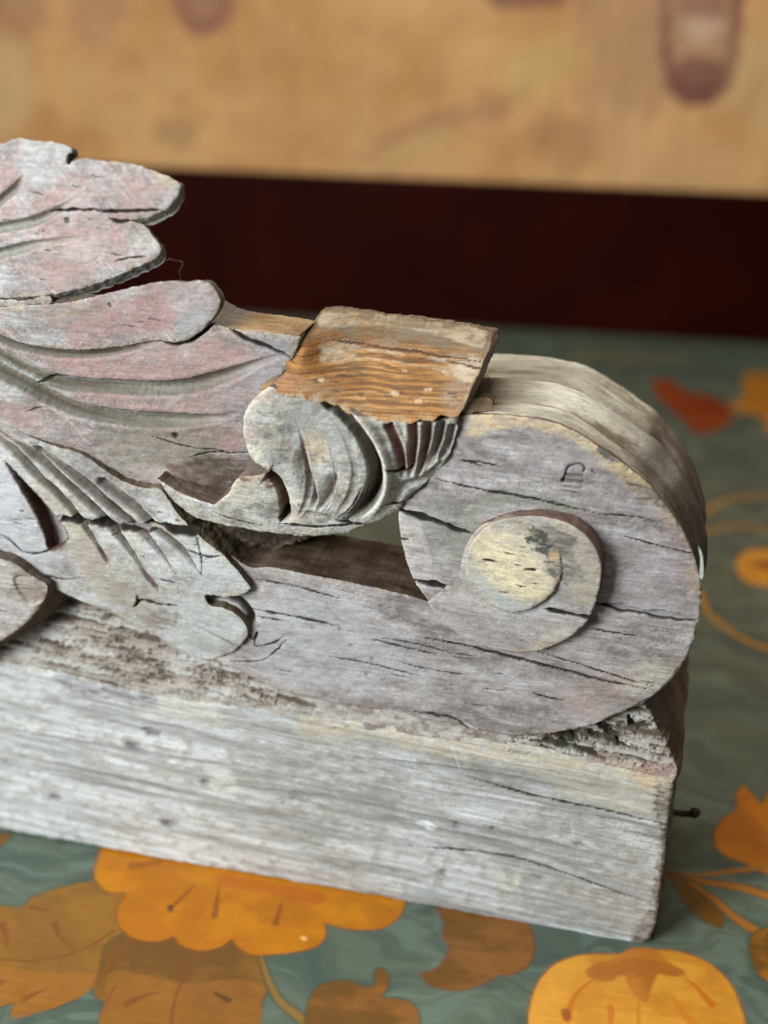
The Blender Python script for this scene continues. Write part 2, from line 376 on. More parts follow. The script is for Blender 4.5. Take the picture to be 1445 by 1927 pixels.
        V.append(np.stack([PP[:, 0] + Ns[:, 0] * offc, np.full(len(PP), -back - 0.02), PP[:, 1] + Ns[:, 1] * offc], 1)); col.append(np.zeros((len(PP), 3)) + np.array(wall))
        V = np.concatenate(V); V[:, 2] = np.maximum(V[:, 2], 0.05)
        o = link_mesh(s.name, V * 0.001, F, mat, s.parent, np.concatenate(col), ngons=[np.arange(len(PP)) + bo])
        if label: o['label'] = label
        return o

#PARTS
BG = 1
# ---- beam (the base rail)
p = Part('beam', [(-250,1200),(0,1246),(150,1275),(300,1310),(450,1330),(600,1346),(760,1368),(900,1388),(1010,1408),(1130,1438),(1268,1470,1),
                  (1258,1540),(1250,1610),(1240,1690),(1228,1755),(1214,1776),(1195,1780),(1150,1774),(900,1726),(600,1670),(300,1615),(0,1562),(-250,1516)],
         [(0,1400,0)], step=.26, jit=.12, seed=3, edge=1.1)
p.patina((.34,.335,.325), (.58,.585,.58), (.40,.375,.34), k=.58, fib=.32, spk=.14, amp=.8, su=26, sv=3.5)
g = fbm(p.gu / 45, p.gv / 1.3, 77, 4, .6); p.H += .7 * (g - .5); p.C = mixc(p.C, (.28,.265,.255), .4 * sm(.50, .72, g))
g = fbm(p.gu / 60, p.gv / 5.0, 78, 3, .6); p.H += 1.2 * (g - .5)
for a in [[(0,1300),(200,1345),(420,1385)],[(300,1470),(600,1500),(900,1560),(1240,1640)],[(0,1440),(300,1500),(620,1560)],[(760,1480),(1000,1520),(1250,1560)],[(700,1540),(950,1590),(1235,1690)],[(0,1370),(350,1430),(500,1450)],[(600,1420),(900,1455),(1180,1510)]]:
    p.groove(a, 1.6, .45, .3, .2, (.22,.205,.195), .6)
p.crack([(880,1462),(1000,1495),(1120,1520),(1255,1552)], .22, .7)
p.crack([(760,1590),(950,1610),(1225,1700)], .18, .4)
for (x, y, rx, ry, h) in [(285,1378,2.6,.9,-1.1),(250,1405,3,1,-1.0),(385,1476,1.4,1.1,-.9),(320,1550,2.8,1,-1.1),(105,1500,1.6,1,-.8),(860,1555,1.0,.8,-1),(928,1560,.7,.6,-1),(1090,1590,2,.5,-.7),(835,1640,1,.8,-.5),(1010,1650,2.2,.8,-.7),(560,1500,3,1.5,-.5)]:
    p.bump((x, y), rx, ry, h, -8)
    q = [(x+rx*7*math.cos(t), y+rx*7*.12*math.cos(t)+ry*8*math.sin(t)) for t in np.arange(0, 6.28, .7)]
    p.paint(q, (.17,.155,.15), .75, .6, 1.2, 1.0, 2)
p.bump((420,1475), 2.6, 1.6, .5); p.bump((270,1365), 1.6, .8, .7)
p.paint([(395,1465),(440,1462),(450,1490),(400,1490)], (.62,.60,.54), .6, .4, 1.0, 1)
p.paint([(255,1320),(300,1318),(420,1345),(430,1362),(330,1352),(265,1345)], (.56,.53,.47), .6, 1.0, 2.2, 1.2)
p.paint([(100,1255),(260,1280),(300,1330),(200,1310),(120,1290)], (.20,.175,.19), .7, 1.2, 2.5, 1.6, 3)
p.paint([(560,1340),(700,1360),(900,1390),(1100,1440),(900,1430),(700,1390),(560,1365)], (.55,.46,.33), .6, 1.2, 3.5, 2, 3)
p.paint([(950,1400),(1130,1430),(1262,1462),(1255,1530),(1150,1520),(1000,1450)], (.50,.44,.33), .6, 1.8, 4, 1.2, 2)
p.paint([(1170,1455),(1262,1470),(1258,1500),(1200,1480)], (.55,.40,.22), .6, 1, 2, 2, 2)
p.paint([(430,1400),(620,1400),(760,1470),(720,1560),(560,1560),(470,1500)], (.27,.25,.225), .5, 2.5, 5, 4, 2)
p.paint([(930,1560),(1200,1600),(1230,1700),(1100,1740),(960,1680)], (.27,.255,.24), .45, 3, 6, 3, 3)
p.paint([(938,1638),(948,1638),(950,1662),(968,1660),(968,1640),(976,1642),(976,1668),(942,1672)], (.66,.61,.50), .6, .4, .8, .6)
p.paint([(780,1548),(800,1545),(822,1558),(812,1563),(795,1556)], (.74,.78,.80), .8, .3, .3)
for a in [[(1072,1535),(1078,1590)],[(842,1385),(868,1460)],[(765,1440),(780,1480)]]:
    p.groove(a, .7, .1, .3, .3, (.56,.55,.52), .5)
p.pits(.5, .80, .4, 1.4)
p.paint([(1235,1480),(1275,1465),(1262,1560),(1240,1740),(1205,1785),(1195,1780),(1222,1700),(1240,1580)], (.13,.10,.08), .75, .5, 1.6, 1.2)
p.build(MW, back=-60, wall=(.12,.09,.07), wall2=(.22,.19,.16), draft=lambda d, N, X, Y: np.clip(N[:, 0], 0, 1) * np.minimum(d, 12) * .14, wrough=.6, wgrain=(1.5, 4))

# ---- rough chiselled ground behind the scroll
p = Part('rough_ground', [(-250,1120),(-250,1225),(0,1262),(300,1330),(600,1366),(900,1402),(1100,1450),(1262,1482,1),(1276,1450,1),(1258,1410),(1240,1378),(1222,1340),(1203,1312,1),(1180,1290),(1100,1270),(700,1220),(300,1080),(0,990),(-250,900)],
         [(-200,1150,-3),(0,1230,-1.5),(200,1220,-2.5),(300,1280,-1.5),(560,1330,-.6),(900,1370,-.6),(1000,1390,-1.0),(1200,1330,-3.5),(1265,1450,-1.0),(1120,1430,-.8)], step=.24, jit=.3, seed=5, edge=.5)
p.patina((.31,.265,.24), (.47,.43,.40), (.24,.18,.15), k=.5, fib=.4, spk=.3, amp=1.2, su=8)
n = fbm(p.gu / 3.4 + 1.5 * p.fine, p.gv / 1.1, 91, 3, .5); n2 = fbm(p.gu / 12, p.gv / 1.3, 92, 4, .6)
zone = np.clip(p.mask([(-250,1130),(0,1200),(60,1200),(110,1120),(300,1190),(480,1270),(600,1340),(500,1328),(300,1300),(150,1265),(0,1235),(-250,1190)], 1.5, 1, 2) + p.mask([(940,1400),(960,1385),(1100,1360),(1205,1315),(1270,1445),(1230,1450),(1130,1425)], 1.0, 1, 2), 0, 1)
chip = sm(.46, .56, n) * .8 + sm(.5, .6, n2) * .9
p.H += zone * (1.0 * chip - 1.0); p.C = mixc(p.C, (.36,.29,.24), zone * .5); p.C = mixc(p.C, (.075,.055,.035), zone * .9 * (1 - sm(.40, .50, n * .5 + n2 * .5)))
p.C = mixc(p.C, (.52,.50,.48), zone * .6 * sm(.55, .68, n2))
for a in [[(1000,1395),(1060,1398),(1130,1425),(1140,1430)],[(1090,1372),(1140,1390),(1180,1405),(1200,1412)],[(1030,1385),(1050,1383),(1090,1395)],[(1120,1355),(1155,1385),(1165,1398)],[(1180,1348),(1190,1362),(1225,1366)],[(1000,1372),(1075,1380),(1085,1400)]]:
    p.crack(a, .65, 1.5, .3, .3, .5, (.07,.06,.04))
p.paint([(1100,1428),(1200,1440),(1270,1450),(1268,1475),(1150,1455)], (.38,.22,.17), .7, .5, 1.8, 1.5)
p.paint([(1130,1425),(1180,1432),(1210,1438),(1180,1445)], (.60,.50,.42), .8, .4, 1.2, 1.2)
p.build(MW, back=-58, wall=(.14,.085,.055), wall2=(.20,.13,.09), draft=lambda d, N, X, Y: np.clip(N[:, 0], 0, 1) * (np.minimum(d, 3) * .4 + d * .045), wrough=.9, wgrain=(7, 9))

# ---- scroll side band (the moulded rim of the volute, behind its face)
VOL = [(868,784),(900,781),(950,783),(1010,790),(1060,803),(1120,838),(1170,872),(1215,908),(1250,950),(1278,990),(1298,1030),(1310,1065),(1319,1100),(1319,1130),(1314,1165),(1306,1200),(1292,1235),(1270,1270),(1240,1300),(1203,1325)]
def prof(d):
    k = np.array([0, 1.2, 2.6, 4, 8, 13, 16, 17, 17.8, 20, 22, 25, 31, 34, 36]); o = np.array([-.6, -.2, -.4, -2.4, -4.6, -2.6, 1.0, 1.0, -4.6, -6.4, -4.8, -.6, .6, -1.0, -3.6])
    return np.interp(d / 1.62, k, o) * 1.15
def bandcol(d, arc, N, c):
    d = d / 1.62; w = d + 1.2 * (fbm(arc / 20, d * 0, 8, 3) - .5)
    c = mixc(c, (.40,.25,.12), .8 * sm(3.4, 1.0, w) if False else .8 * (1 - sm(1.2, 3.4, w)))
    c = mixc(c, (.30,.20,.12), .75 * np.exp(-((w - 16.8) / 1.1) ** 2)); c = mixc(c, (.12,.095,.06), .7 * np.exp(-((w - 19.5) / 1.6) ** 2))
    g = fbm(arc / 18, d / .9, 9, 3, .55); c = mixc(c, (.07,.055,.035), .8 * sm(.57, .65, g) * sm(3, 4, w) * (1 - sm(12, 15, w)))
    g = fbm(arc / 24, d / .7, 14, 2, .5); c = mixc(c, (.05,.038,.025), .9 * sm(.55, .62, g) * sm(3, 4, w) * (1 - sm(7, 9, w)))
    c = mixc(c, (.30,.21,.12), .6 * sm(.52, .66, fbm(arc / 9, d / 3, 15, 4, .6)))
    c = mixc(c, (.66,.62,.52), .6 * sm(.46, .60, fbm(arc / 20, d / 1.6, 10, 4, .6)))
    c = mixc(c, (.07,.05,.03), .85 * np.exp(-((w - 20.0) / 1.2) ** 2))
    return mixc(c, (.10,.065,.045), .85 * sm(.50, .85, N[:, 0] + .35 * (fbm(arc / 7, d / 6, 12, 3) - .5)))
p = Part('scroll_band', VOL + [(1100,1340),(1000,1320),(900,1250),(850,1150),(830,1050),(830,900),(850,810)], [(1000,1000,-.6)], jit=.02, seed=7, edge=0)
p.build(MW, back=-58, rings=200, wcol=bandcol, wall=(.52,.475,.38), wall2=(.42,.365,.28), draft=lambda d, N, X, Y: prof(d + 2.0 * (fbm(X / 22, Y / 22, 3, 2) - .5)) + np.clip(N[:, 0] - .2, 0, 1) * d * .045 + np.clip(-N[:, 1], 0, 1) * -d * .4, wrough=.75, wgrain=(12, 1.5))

# ---- scroll face with the lower sweep
p = Part('scroll_face', [(868,784,1)] + VOL[1:] + [(1150,1350),(1100,1368),(1030,1382),(965,1386),(900,1377),(800,1353),(700,1335),(620,1322),(560,1310),(500,1288),(450,1264),(380,1230),(300,1192),(235,1165),(170,1138),(90,1102),(0,1048),(-250,960),
                            (-250,840),(0,930),(200,960),(330,1000),(430,1045),(478,1070),(500,1068),(540,1074),(600,1086),(660,1098),(730,1114),(775,1126),(806,1136,1),(785,1105),(768,1070),(756,1030),(750,990),(750,963),(760,935),(790,890),(830,840),(850,800)],
         [(-200,1000,1),(0,1040,1),(300,1150,1),(600,1200,1.2),(700,1320,.8),(960,1370,.6),(1200,1300,.6),(1300,1100,.8),(1250,960,.6),(1000,800,1),(880,800,1),(780,1000,2.1),(822,1085,2.4),(860,1050,2.2),(845,1212,.9),(930,1245,1.1),(1000,1250,1.3),(620,1100,.8),(1100,900,1.6)], step=.21, jit=.1, seed=11, edge=.6)
p.patina((.29,.25,.245), (.46,.425,.42), (.36,.30,.285), k=.5, fib=.36, spk=.22, amp=.8, su=10, sv=4)
p.bump((1000,1070), 30, 30, -1.0); p.bump((1085,1030), 9, 9, -.6)
for a, w_, d_ in [([(750,960),(790,972),(840,990),(890,1008)], .55, 1.8), ([(1122,1138),(1180,1148),(1250,1160),(1314,1168)], .62, 2.2), ([(772,1092),(830,1105),(890,1128),(930,1142)], .55, 1.8),
                  ([(820,902),(900,922),(1000,940),(1060,955),(1130,970)], .20, .8), ([(1120,970),(1200,975),(1230,982)], .12, .5), ([(800,1202),(900,1222),(1000,1248),(1080,1268),(1150,1285),(1215,1297)], .34, 1.5),
                  ([(1010,1228),(1100,1255),(1200,1285),(1230,1292)], .16, .7), ([(1110,1185),(1170,1195),(1210,1200)], .14, .5), ([(720,1202),(780,1212),(850,1232)], .14, .5), ([(750,1246),(800,1258),(880,1272)], .12, .4), ([(1000,1305),(1030,1313),(1060,1320)], .16, .5),
                  ([(700,1334),(760,1345),(830,1368),(920,1388)], .34, 1.3), ([(780,1340),(850,1352),(905,1378),(960,1384)], .34, 1.4), ([(480,1090),(560,1105),(640,1127)], .16, .6), ([(470,1146),(560,1162),(640,1180)], .24, .8), ([(480,1160),(520,1166),(545,1171)], .16, .5),
                  ([(700,1204),(770,1222),(820,1232)], .18, .6), ([(620,1235),(720,1255),(790,1272)], .14, .4), ([(1170,1010),(1240,1028),(1312,1045)], .14, .6), ([(865,868),(890,872),(905,878)], .16, .5), ([(880,868),(900,871),(944,881)], .12, .4), ([(748,1014),(770,1018)], .15, .4),
                  ([(430,1245),(500,1240),(540,1205)], .14, .5), ([(90,1100),(160,1112),(290,1126),(330,1130)], .12, .5), ([(200,1160),(260,1178),(330,1195)], .12, .4)]:
    p.crack(a, w_, d_, .25, .25)
p.checks(10, [(480,1090),(760,1130),(860,1240),(980,1270),(1180,1250),(1290,1180),(1270,1250),(1150,1330),(960,1370),(700,1320),(500,1270)], 3, 11, .09, .22)
p.checks(4, [(880,800),(1010,810),(1180,900),(1280,1040),(1290,1120),(1150,1100),(1100,960),(900,930)], 2, 8, .09, .22)
# cream worn rim, black mould
p.paint([(880,786),(1010,788),(1060,800),(1050,815),(1000,805),(930,808),(885,820)], (.60,.44,.26), .75, .5, 1.6, 1.5, 2)
p.paint([(1050,800),(1120,835),(1215,905),(1280,990),(1300,1040),(1275,1010),(1220,950),(1150,890),(1090,840)], (.56,.42,.25), .85, .8, 2.4, 1.6, 2)
p.paint([(1120,830),(1160,845),(1170,870),(1130,868)], (.13,.12,.11), .8, .5, 2.2, 1.2, 2)
p.paint([(1170,895),(1230,920),(1270,970),(1240,960),(1190,925)], (.17,.15,.13), .75, .5, 2.5, 1.2, 2)
p.paint([(1180,860),(1230,905),(1210,915),(1165,875)], (.50,.37,.2), .6, .6, 2, 1)
p.paint([(1250,970),(1300,1020),(1318,1100),(1290,1100),(1262,1030)], (.24,.17,.17), .6, 1.2, 2.5, 2)
p.paint([(1290,1065),(1318,1070),(1315,1120),(1295,1110)], (.42,.29,.17), .6, .6, 1.5, 1)
p.paint([(1190,1260),(1250,1245),(1280,1245),(1220,1300),(1160,1290)], (.50,.44,.34), .55, 1.5, 2.5, 2)
p.paint([(1080,1270),(1180,1280),(1160,1340),(1060,1330)], (.42,.32,.29), .5, 1.5, 2.5, 2)
p.paint([(1080,1060),(1280,1050),(1300,1150),(1140,1160)], (.30,.245,.245), .5, 2.5, 4, 2, 3)
# dust gathered round the eye, on the upper left
p.paint([(870,1010),(890,960),(950,925),(1030,930),(1090,965),(1060,965),(1000,945),(930,955),(890,1000),(876,1050)], (.26,.26,.205), .75, 1.2, 2.2, 1.0)
p.paint([(790,960),(850,940),(880,1000),(880,1060),(850,1060)], (.27,.265,.225), .55, 1.5, 3, 1.5)
p.paint([(500,1140),(700,1170),(780,1240),(650,1290),(500,1250)], (.42,.415,.43), .6, 4, 5, 4)
p.paint([(610,1190),(640,1190),(640,1270),(615,1290)], (.33,.27,.27), .4, 1, 2, 2)
p.paint([(745,965),(765,970),(790,1110),(775,1110),(755,1040)], (.56,.50,.47), .5, .5, 1, 1)
# stamped letter m
for a in [[(1054,906),(1075,908),(1098,909)],[(1064,896),(1080,897),(1098,898)]]: p.groove(a, .75, .7, .03, .03, (.12,.105,.10), .9, rough=0)
p.groove([(1058,912),(1063,895),(1069,880),(1080,876),(1092,875),(1099,881),(1098,889),(1093,892)], .6, .55, .03, .1, (.10,.085,.08), .85, rough=0)
p.groove([(1060,916),(1080,918),(1098,919)], .5, .3, .05, .05, (.16,.14,.13), .7, rough=0)
p.groove([(1112,886),(1117,891),(1124,893)], .6, .4, .1, .1, (.15,.13,.11), .7)
p.groove([(1016,880),(1020,892)], .8, .15, .2, .2, (.28,.25,.25), .5)
# cut that undercuts the leaf tip, hollow crescent
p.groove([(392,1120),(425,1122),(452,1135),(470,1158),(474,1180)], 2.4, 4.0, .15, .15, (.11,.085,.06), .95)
p.crack([(466,1190),(476,1205),(484,1190),(480,1215),(510,1212),(535,1198)], .16, .5)
for x, y in [(640,1185),(660,1215),(735,1145),(700,1240),(560,1230),(760,1300),(660,1300),(950,1300),(850,1290),(690,1270),(720,1280)]:
    p.bump((x, y), .5, .35, -.35); p.paint([(x-4,y-3),(x+5,y-2),(x+3,y+4),(x-4,y+2)], (.2,.18,.17), .7, .3, .4, .5)
p.pits(.35, .80, .3, .9)
def scd(d, N, X, Y):
    rim = uvx(820); k = (X > rim) & ((N[:, 1] > -.55) | (N[:, 0] > .3)) & (N[:, 0] > -.35)
    return np.where(k, -np.minimum(np.maximum(d - 1.0, 0), 4) * 1.6, 0)
def uvx(x): return uv_at([(x, 1000)], [1])[0, 0]
p.build(MW, back=-25, draft=scd, wall=(.085,.052,.032), wall2=(.15,.105,.07), rings=26, wrough=.35, wgrain=(5, 1.0))
scroll_plate = p

# ---- eye of the scroll
p = Part('scroll_eye', [(1129,1060),(1128,1100),(1119,1135),(1106,1166),(1085,1190),(1058,1208),(1028,1221),(985,1229),(918,1219),(880,1204),(848,1184),(818,1155),(803,1134,1),(830,1112),(858,1085),(868,1055),(880,1020),(905,990),(940,978),(985,972),(1030,975),(1068,986),(1098,1005),(1118,1030)],
         [(1125,1060,6.4),(1120,1130,5.8),(1060,1200,3.9),(1040,985,5.4),(1060,1040,5.8),(960,985,4.0),(900,1010,2.6),(880,1080,2.0),(870,1150,2.5),(930,1218,2.9),(1000,1100,3.8),(985,1228,3.2),(850,1180,2.5),(806,1134,2.15),(830,1112,1.5),(858,1085,1.5)], step=.2, jit=.08, seed=13, edge=.45)
p.patina((.37,.325,.31), (.47,.435,.43), (.37,.31,.29), k=.5, fib=.28, spk=.22, amp=.6)
p.paint([(1040,980),(1110,1020),(1128,1080),(1120,1140),(1070,1110),(1060,1040),(1010,990)], (.40,.34,.26), .8, 1, 2.5, 1.5)
p.paint([(1020,985),(1060,1000),(1085,1030),(1060,1045),(1030,1010)], (.14,.125,.11), .8, .5, 2.4, 1.2)
p.paint([(1040,1060),(1090,1060),(1100,1090),(1060,1100)], (.17,.15,.13), .7, .5, 2.4, 1.2)
p.crack([(1024,1146),(1060,1153),(1114,1164)], .34, 1.3, .1, .02, .12)
p.paint([(1040,1180),(1080,1180),(1050,1210),(1000,1225)], (.52,.45,.33), .55, 1, 2, 1.5)
p.build(MW, back=-2, wall=(.13,.08,.065), wall2=(.19,.12,.10), rings=18, wrough=.2, wgrain=(3, .6), draft=lambda d, N, X, Y: .10 * d)
eye = bpy.data.objects['scroll_eye']
p = Part('eye_button', [(966 + 91 * math.cos(t) * (1 + .012 * math.sin(3 * t)), 1064 + 88 * math.sin(t) * (1 + .015 * math.cos(4 * t))) for t in np.arange(0, 2 * math.pi, math.pi / 10)],
         [(1057,1080,6.2),(1040,1130,6.0),(990,1152,5.4),(910,1130,4.4),(876,1070,4.0),(895,1005,4.1),(950,977,4.7),(1020,995,5.2),(1050,1040,6.0),(980,1070,5.6)], step=.2, jit=.12, seed=17, edge=.6, parent=eye)
p.patina((.40,.36,.30), (.55,.48,.36), (.38,.35,.33), k=.55, fib=.3, spk=.25, amp=.7)
p.paint([(905,1010),(960,1000),(1000,1040),(1050,1100),(1030,1130),(960,1120),(910,1080)], (.68,.57,.38), .85, 2, 3, 1.5)
p.paint([(1000,990),(1030,1000),(1060,1030),(1050,1045),(1020,1035),(995,1012)], (.07,.065,.06), 1.3, .5, 2.6, 1.3)
p.paint([(1035,1055),(1080,1060),(1090,1090),(1050,1100),(1035,1080)], (.15,.135,.12), .85, .5, 2.6, 1.3)
p.paint([(1030,1040),(1070,1045),(1060,1060),(1035,1058)], (.52,.36,.2), .7, .5, 1.5, 1)
p.paint([(876,1040),(890,1100),(930,1140),(1020,1150),(1040,1135),(960,1128),(905,1080)], (.42,.42,.40), .75, .8, 2, 1.5)
p.crack([(907,1053),(920,1055),(936,1060)], .18, .6, .1, .1)
p.crack([(985,1072),(1010,1072)], .2, .5); p.crack([(1057,1102),(1052,1122),(1040,1137)], .35, 1, .1, .3)
p.checks(7, [(890,1010),(1000,1000),(1050,1090),(1000,1140),(920,1120)], 1, 5, .1, .3)
p.build(MW, back=1.0, wall=(.20,.15,.12), wall2=(.28,.24,.2), rings=8, wrough=.15)

# ---- broad acanthus leaf (main surface)
p = Part('acanthus_leaf', [(-250,470),(-60,540),(100,585),(250,580),(360,590),(404,612,1),(430,618),(500,626),(566,634,1),(556,660),(538,696),(508,726,1),(530,790),(560,850),(600,900),(560,960),(470,975),(380,965),(300,950),(200,925),(60,870),(-250,760)],
         [(-200,520,3.5),(0,600,4),(200,600,4),(400,612,3),(470,640,2.4),(555,640,1.2),(545,690,0.6),(505,726,0),(440,780,-1.5),(380,830,-2),(480,850,-5),(520,880,-8),(420,905,-7),(340,905,-4),(300,890,-4.2),(200,880,-2.2),(60,830,1.6),(-200,740,4),(0,760,3.5),(120,750,2.6),(250,780,1),(300,700,1.6),(600,800,-8)], step=.22, jit=.12, seed=19, edge=.4)
p.patina((.33,.275,.265), (.46,.42,.41), (.36,.26,.235), k=.42, fib=.22, spk=.24, amp=1.0, su=8, sv=5, scr=.45)
for q in [[(180,590),(330,600),(420,640),(540,690),(470,720),(330,725),(200,725),(90,690),(60,670)],[(150,740),(300,745),(430,735),(520,725),(460,770),(330,780),(220,775)],[(300,800),(440,800),(455,840),(370,840)],[(0,760),(80,790),(160,810),(60,800),(0,790)],[(370,650),(430,660),(440,700),(390,700)]]:
    p.paint(q, (.40,.255,.235), .75, 2, 4.5, 2.5)
p.paint([(440,620),(560,640),(550,700),(480,740),(440,700),(480,660)], (.33,.31,.315), .7, 1.5, 3, 2)
p.paint([(420,720),(480,740),(455,800),(400,800)], (.36,.33,.33), .5, 2, 3, 2)
for q in [[(60,840),(200,880),(290,900),(300,930),(200,910),(60,860)],[(230,800),(420,830),(400,860),(280,880),(180,850)]]: p.paint(q, (.27,.23,.18), .7, 2, 4, 2)
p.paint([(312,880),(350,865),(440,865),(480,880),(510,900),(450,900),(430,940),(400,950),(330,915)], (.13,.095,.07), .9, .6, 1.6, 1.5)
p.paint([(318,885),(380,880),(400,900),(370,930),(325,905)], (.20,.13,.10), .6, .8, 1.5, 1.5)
p.paint([(270,870),(312,880),(335,918),(290,905),(240,880)], (.46,.38,.34), .7, .6, 1.5, 1)
G3 = [(-200,560),(-60,608),(0,634),(40,648),(90,660),(140,664),(200,660),(260,650),(310,640),(345,632)]
G4 = [(-200,590),(-60,640),(0,672),(50,700),(90,715),(150,725),(230,730),(300,732),(350,728),(400,716),(440,702),(480,686),(520,672),(555,662)]
G5 = [(-200,610),(-60,665),(0,700),(50,725),(100,752),(150,772),(200,783),(260,790),(320,793),(380,790),(430,783),(465,770)]
p.groove(G3, 3.4, 2.0, 0, .3, DUST, .9, .3); p.groove(G4, 4.2, 2.4, 0, .25, DUST, .9, .4); p.groove(G5, 4.6, 2.6, 0, .25, DUST, .9, .5)
for G, o in ((G3, 5), (G4, 6), (G5, 7)):
    p.vgroove([(x, y + o) for x, y in G if x < 330], 2.5, .9, 1, 0, .3, (.10,.07,.04), .85)
    p.groove([(x, y - 8) for x, y in G if x < 440], 1.4, .15, 0, .3, (.52,.52,.50), .55)
for a, w_, d_ in [([(55,730),(90,715),(145,711)], .2, .6), ([(430,618),(470,640),(510,655),(548,673)], .3, 1.2), ([(355,862),(400,850),(440,853),(480,850)], .13, .5), ([(283,821),(350,840),(440,850)], .12, .4), ([(50,775),(78,765)], .1, .3), ([(300,640),(330,645),(380,628),(405,605)], .4, 1.5)]: p.crack(a, w_, d_)
p.bump((329,820), .8, .6, -.6); p.paint([(324,815),(334,815),(334,826),(324,826)], DARK, .8, .3, .2)
p.pits(.3, .78, .3, .8)
p.build(MW, back=-14, wall=(.46,.34,.20), wall2=(.34,.21,.11), rings=16, wrough=.3, wgrain=(6, 1), wcol=lambda d, arc, N, c: c, draft=lambda d, N, X, Y: -np.minimum(d, 3) * 1.0 * sm(.5, .8, N[:, 0]))

# ---- middle lobe
p = Part('leaf_lobe', [(-250,500),(-60,558),(0,577),(50,575),(100,572),(160,563),(220,548),(280,534),(318,528,1),(350,531),(378,528),(402,542),(414,568),(406,590),(388,612),(360,635),(330,644),(295,640),(250,648),(200,655),(130,658),(60,650),(0,630),(-60,605),(-250,540)],
         [(-200,530,6),(0,600,6),(100,610,6),(200,600,5.6),(300,570,5.6),(390,560,5.6),(370,610,4.6),(330,638,3.0),(200,650,3.9),(60,640,4.5),(0,625,4.8)], step=.22, jit=.16, seed=23, edge=.35)
p.patina((.37,.31,.305), (.47,.44,.435), (.40,.28,.26), k=.45, fib=.18, spk=.28, amp=.9, su=8, sv=5, scr=.5)
for q in [[(130,590),(260,565),(360,540),(390,560),(370,600),(300,620),(200,630),(120,630)],[(250,560),(320,560),(320,600),(260,600)]]: p.paint(q, (.41,.25,.235), .75, 2, 4.5, 2.5)
p.paint([(300,560),(400,545),(405,580),(340,600)], (.46,.43,.42), .5, 2, 3, 2); p.paint([(0,580),(200,570),(220,560),(200,580),(60,595)], (.33,.27,.21), .6, .8, 2, 1.5)
p.groove([(205,570),(210,580)], .8, .4, .1, .1, DARK, .6); p.checks(3, [(150,580),(350,560),(350,610),(200,630)], 1, 5, .1, .3)
p.paint([(330,600),(400,580),(400,600),(340,640)], (.35,.33,.32), .7, 1, 2, 1.5)
p.build(MW, back=2.6, wall=(.16,.135,.11), wall2=(.2,.17,.14), rings=14, draft=lambda d, N, X, Y: d * .15 * np.clip(N[:, 0], 0, 1) - d * .3 * np.clip(N[:, 1], 0, 1), wrough=.3)

# ---- upper lobes
p = Part('leaf_lobe', [(-250,150),(-100,230),(-40,262),(0,270),(28,262),(80,267),(122,272),(136,282),(132,296),(126,308,1),(145,300),(200,303),(250,309),(290,322),(325,338),(341,348),(338,362),(325,382),(300,400),(268,412),(240,416,1),(262,420),(285,442),(303,470),(298,480),(270,497),(220,520),(170,538),(100,554),(40,560),(0,561),(-250,566)],
         [(-200,350,7),(0,300,7),(130,300,6.5),(320,350,6),(290,470,6),(200,500,6.6),(0,540,7),(100,420,7.2),(200,400,6.6)], step=.22, jit=.2, seed=29, edge=.35)
p.patina((.38,.325,.32), (.49,.46,.455), (.41,.295,.275), k=.48, fib=.18, spk=.28, amp=1.0, su=7, sv=5, scr=.55)
for q in [[(0,400),(60,380),(120,350),(180,330),(220,340),(160,380),(60,410),(0,425)],[(40,440),(160,405),(230,415),(200,440),(60,465)],[(60,500),(180,440),(240,450),(200,490),(90,530)],[(-20,320),(30,300),(40,350),(-20,370)],[(240,330),(310,350),(280,390),(220,380)]]: p.paint(q, (.42,.275,.255), .7, 2, 4.5, 2.5)
p.paint([(30,270),(130,280),(120,330),(70,345),(30,310)], (.49,.48,.465), .6, 1.5, 3, 2)
p.paint([(120,470),(200,450),(210,480),(160,500)], (.50,.46,.44), .4, 1, 3, 1.2); p.paint([(270,430),(300,465),(280,480),(250,450)], (.50,.45,.40), .7, 1, 2, 1.5)
p.paint([(300,322),(342,350),(330,358),(290,335)], (.48,.36,.22), .75, .4, 1.2, 1)
p.groove([(-200,470),(-80,452),(0,430),(60,418),(105,398),(140,375),(158,362)], 2.6, 1.5, 0, .3, (.26,.25,.215), .9, .2)
p.groove([(-200,510),(-80,492),(0,478),(60,462),(120,452),(180,443)], 2.6, 1.3, 0, .4, (.27,.26,.22), .85, .2)
p.groove([(-60,430),(0,378),(30,352),(50,320)], 2.2, 1.3, 0, .3, (.22,.205,.17), .9)
p.crack([(90,398),(150,394),(200,397),(307,396)], .22, 1.0, .1, .1); p.crack([(205,411),(228,418),(245,416)], .3, 1)
p.crack([(215,492),(250,485),(280,483)], .14, .5); p.crack([(128,310),(134,290)], .4, 1.5, .1, .1)
p.bump((127,414), .7, .5, -.8); p.paint([(120,410),(134,411),(133,419),(121,419)], (.08,.07,.06), .9, .3, .2)
p.checks(11, [(0,330),(200,320),(310,360),(200,390),(280,450),(150,520),(0,540)], 1, 5, .1, .3); p.pits(.3, .78, .3, .9)
p.build(MW, back=3.6, wall=(.24,.215,.195), wall2=(.33,.30,.27), rings=14, draft=lambda d, N, X, Y: (d * .75 * np.clip(-N[:, 1] - .1, 0, 1) - d * .4 * np.clip(N[:, 1], 0, 1)), wrough=.45, wgrain=(1.6, 1.2))
p = Part('splinter', [(-60,568),(0,563),(50,566),(95,560),(98,566),(85,575),(70,572),(40,579),(0,576),(-60,580)], [(0,570,6.5)], step=.2, jit=.3, seed=31, edge=.3)
p.patina((.40,.33,.31), (.5,.46,.44)); p.build(MW, back=2, wall=(.15,.12,.1), rings=5)

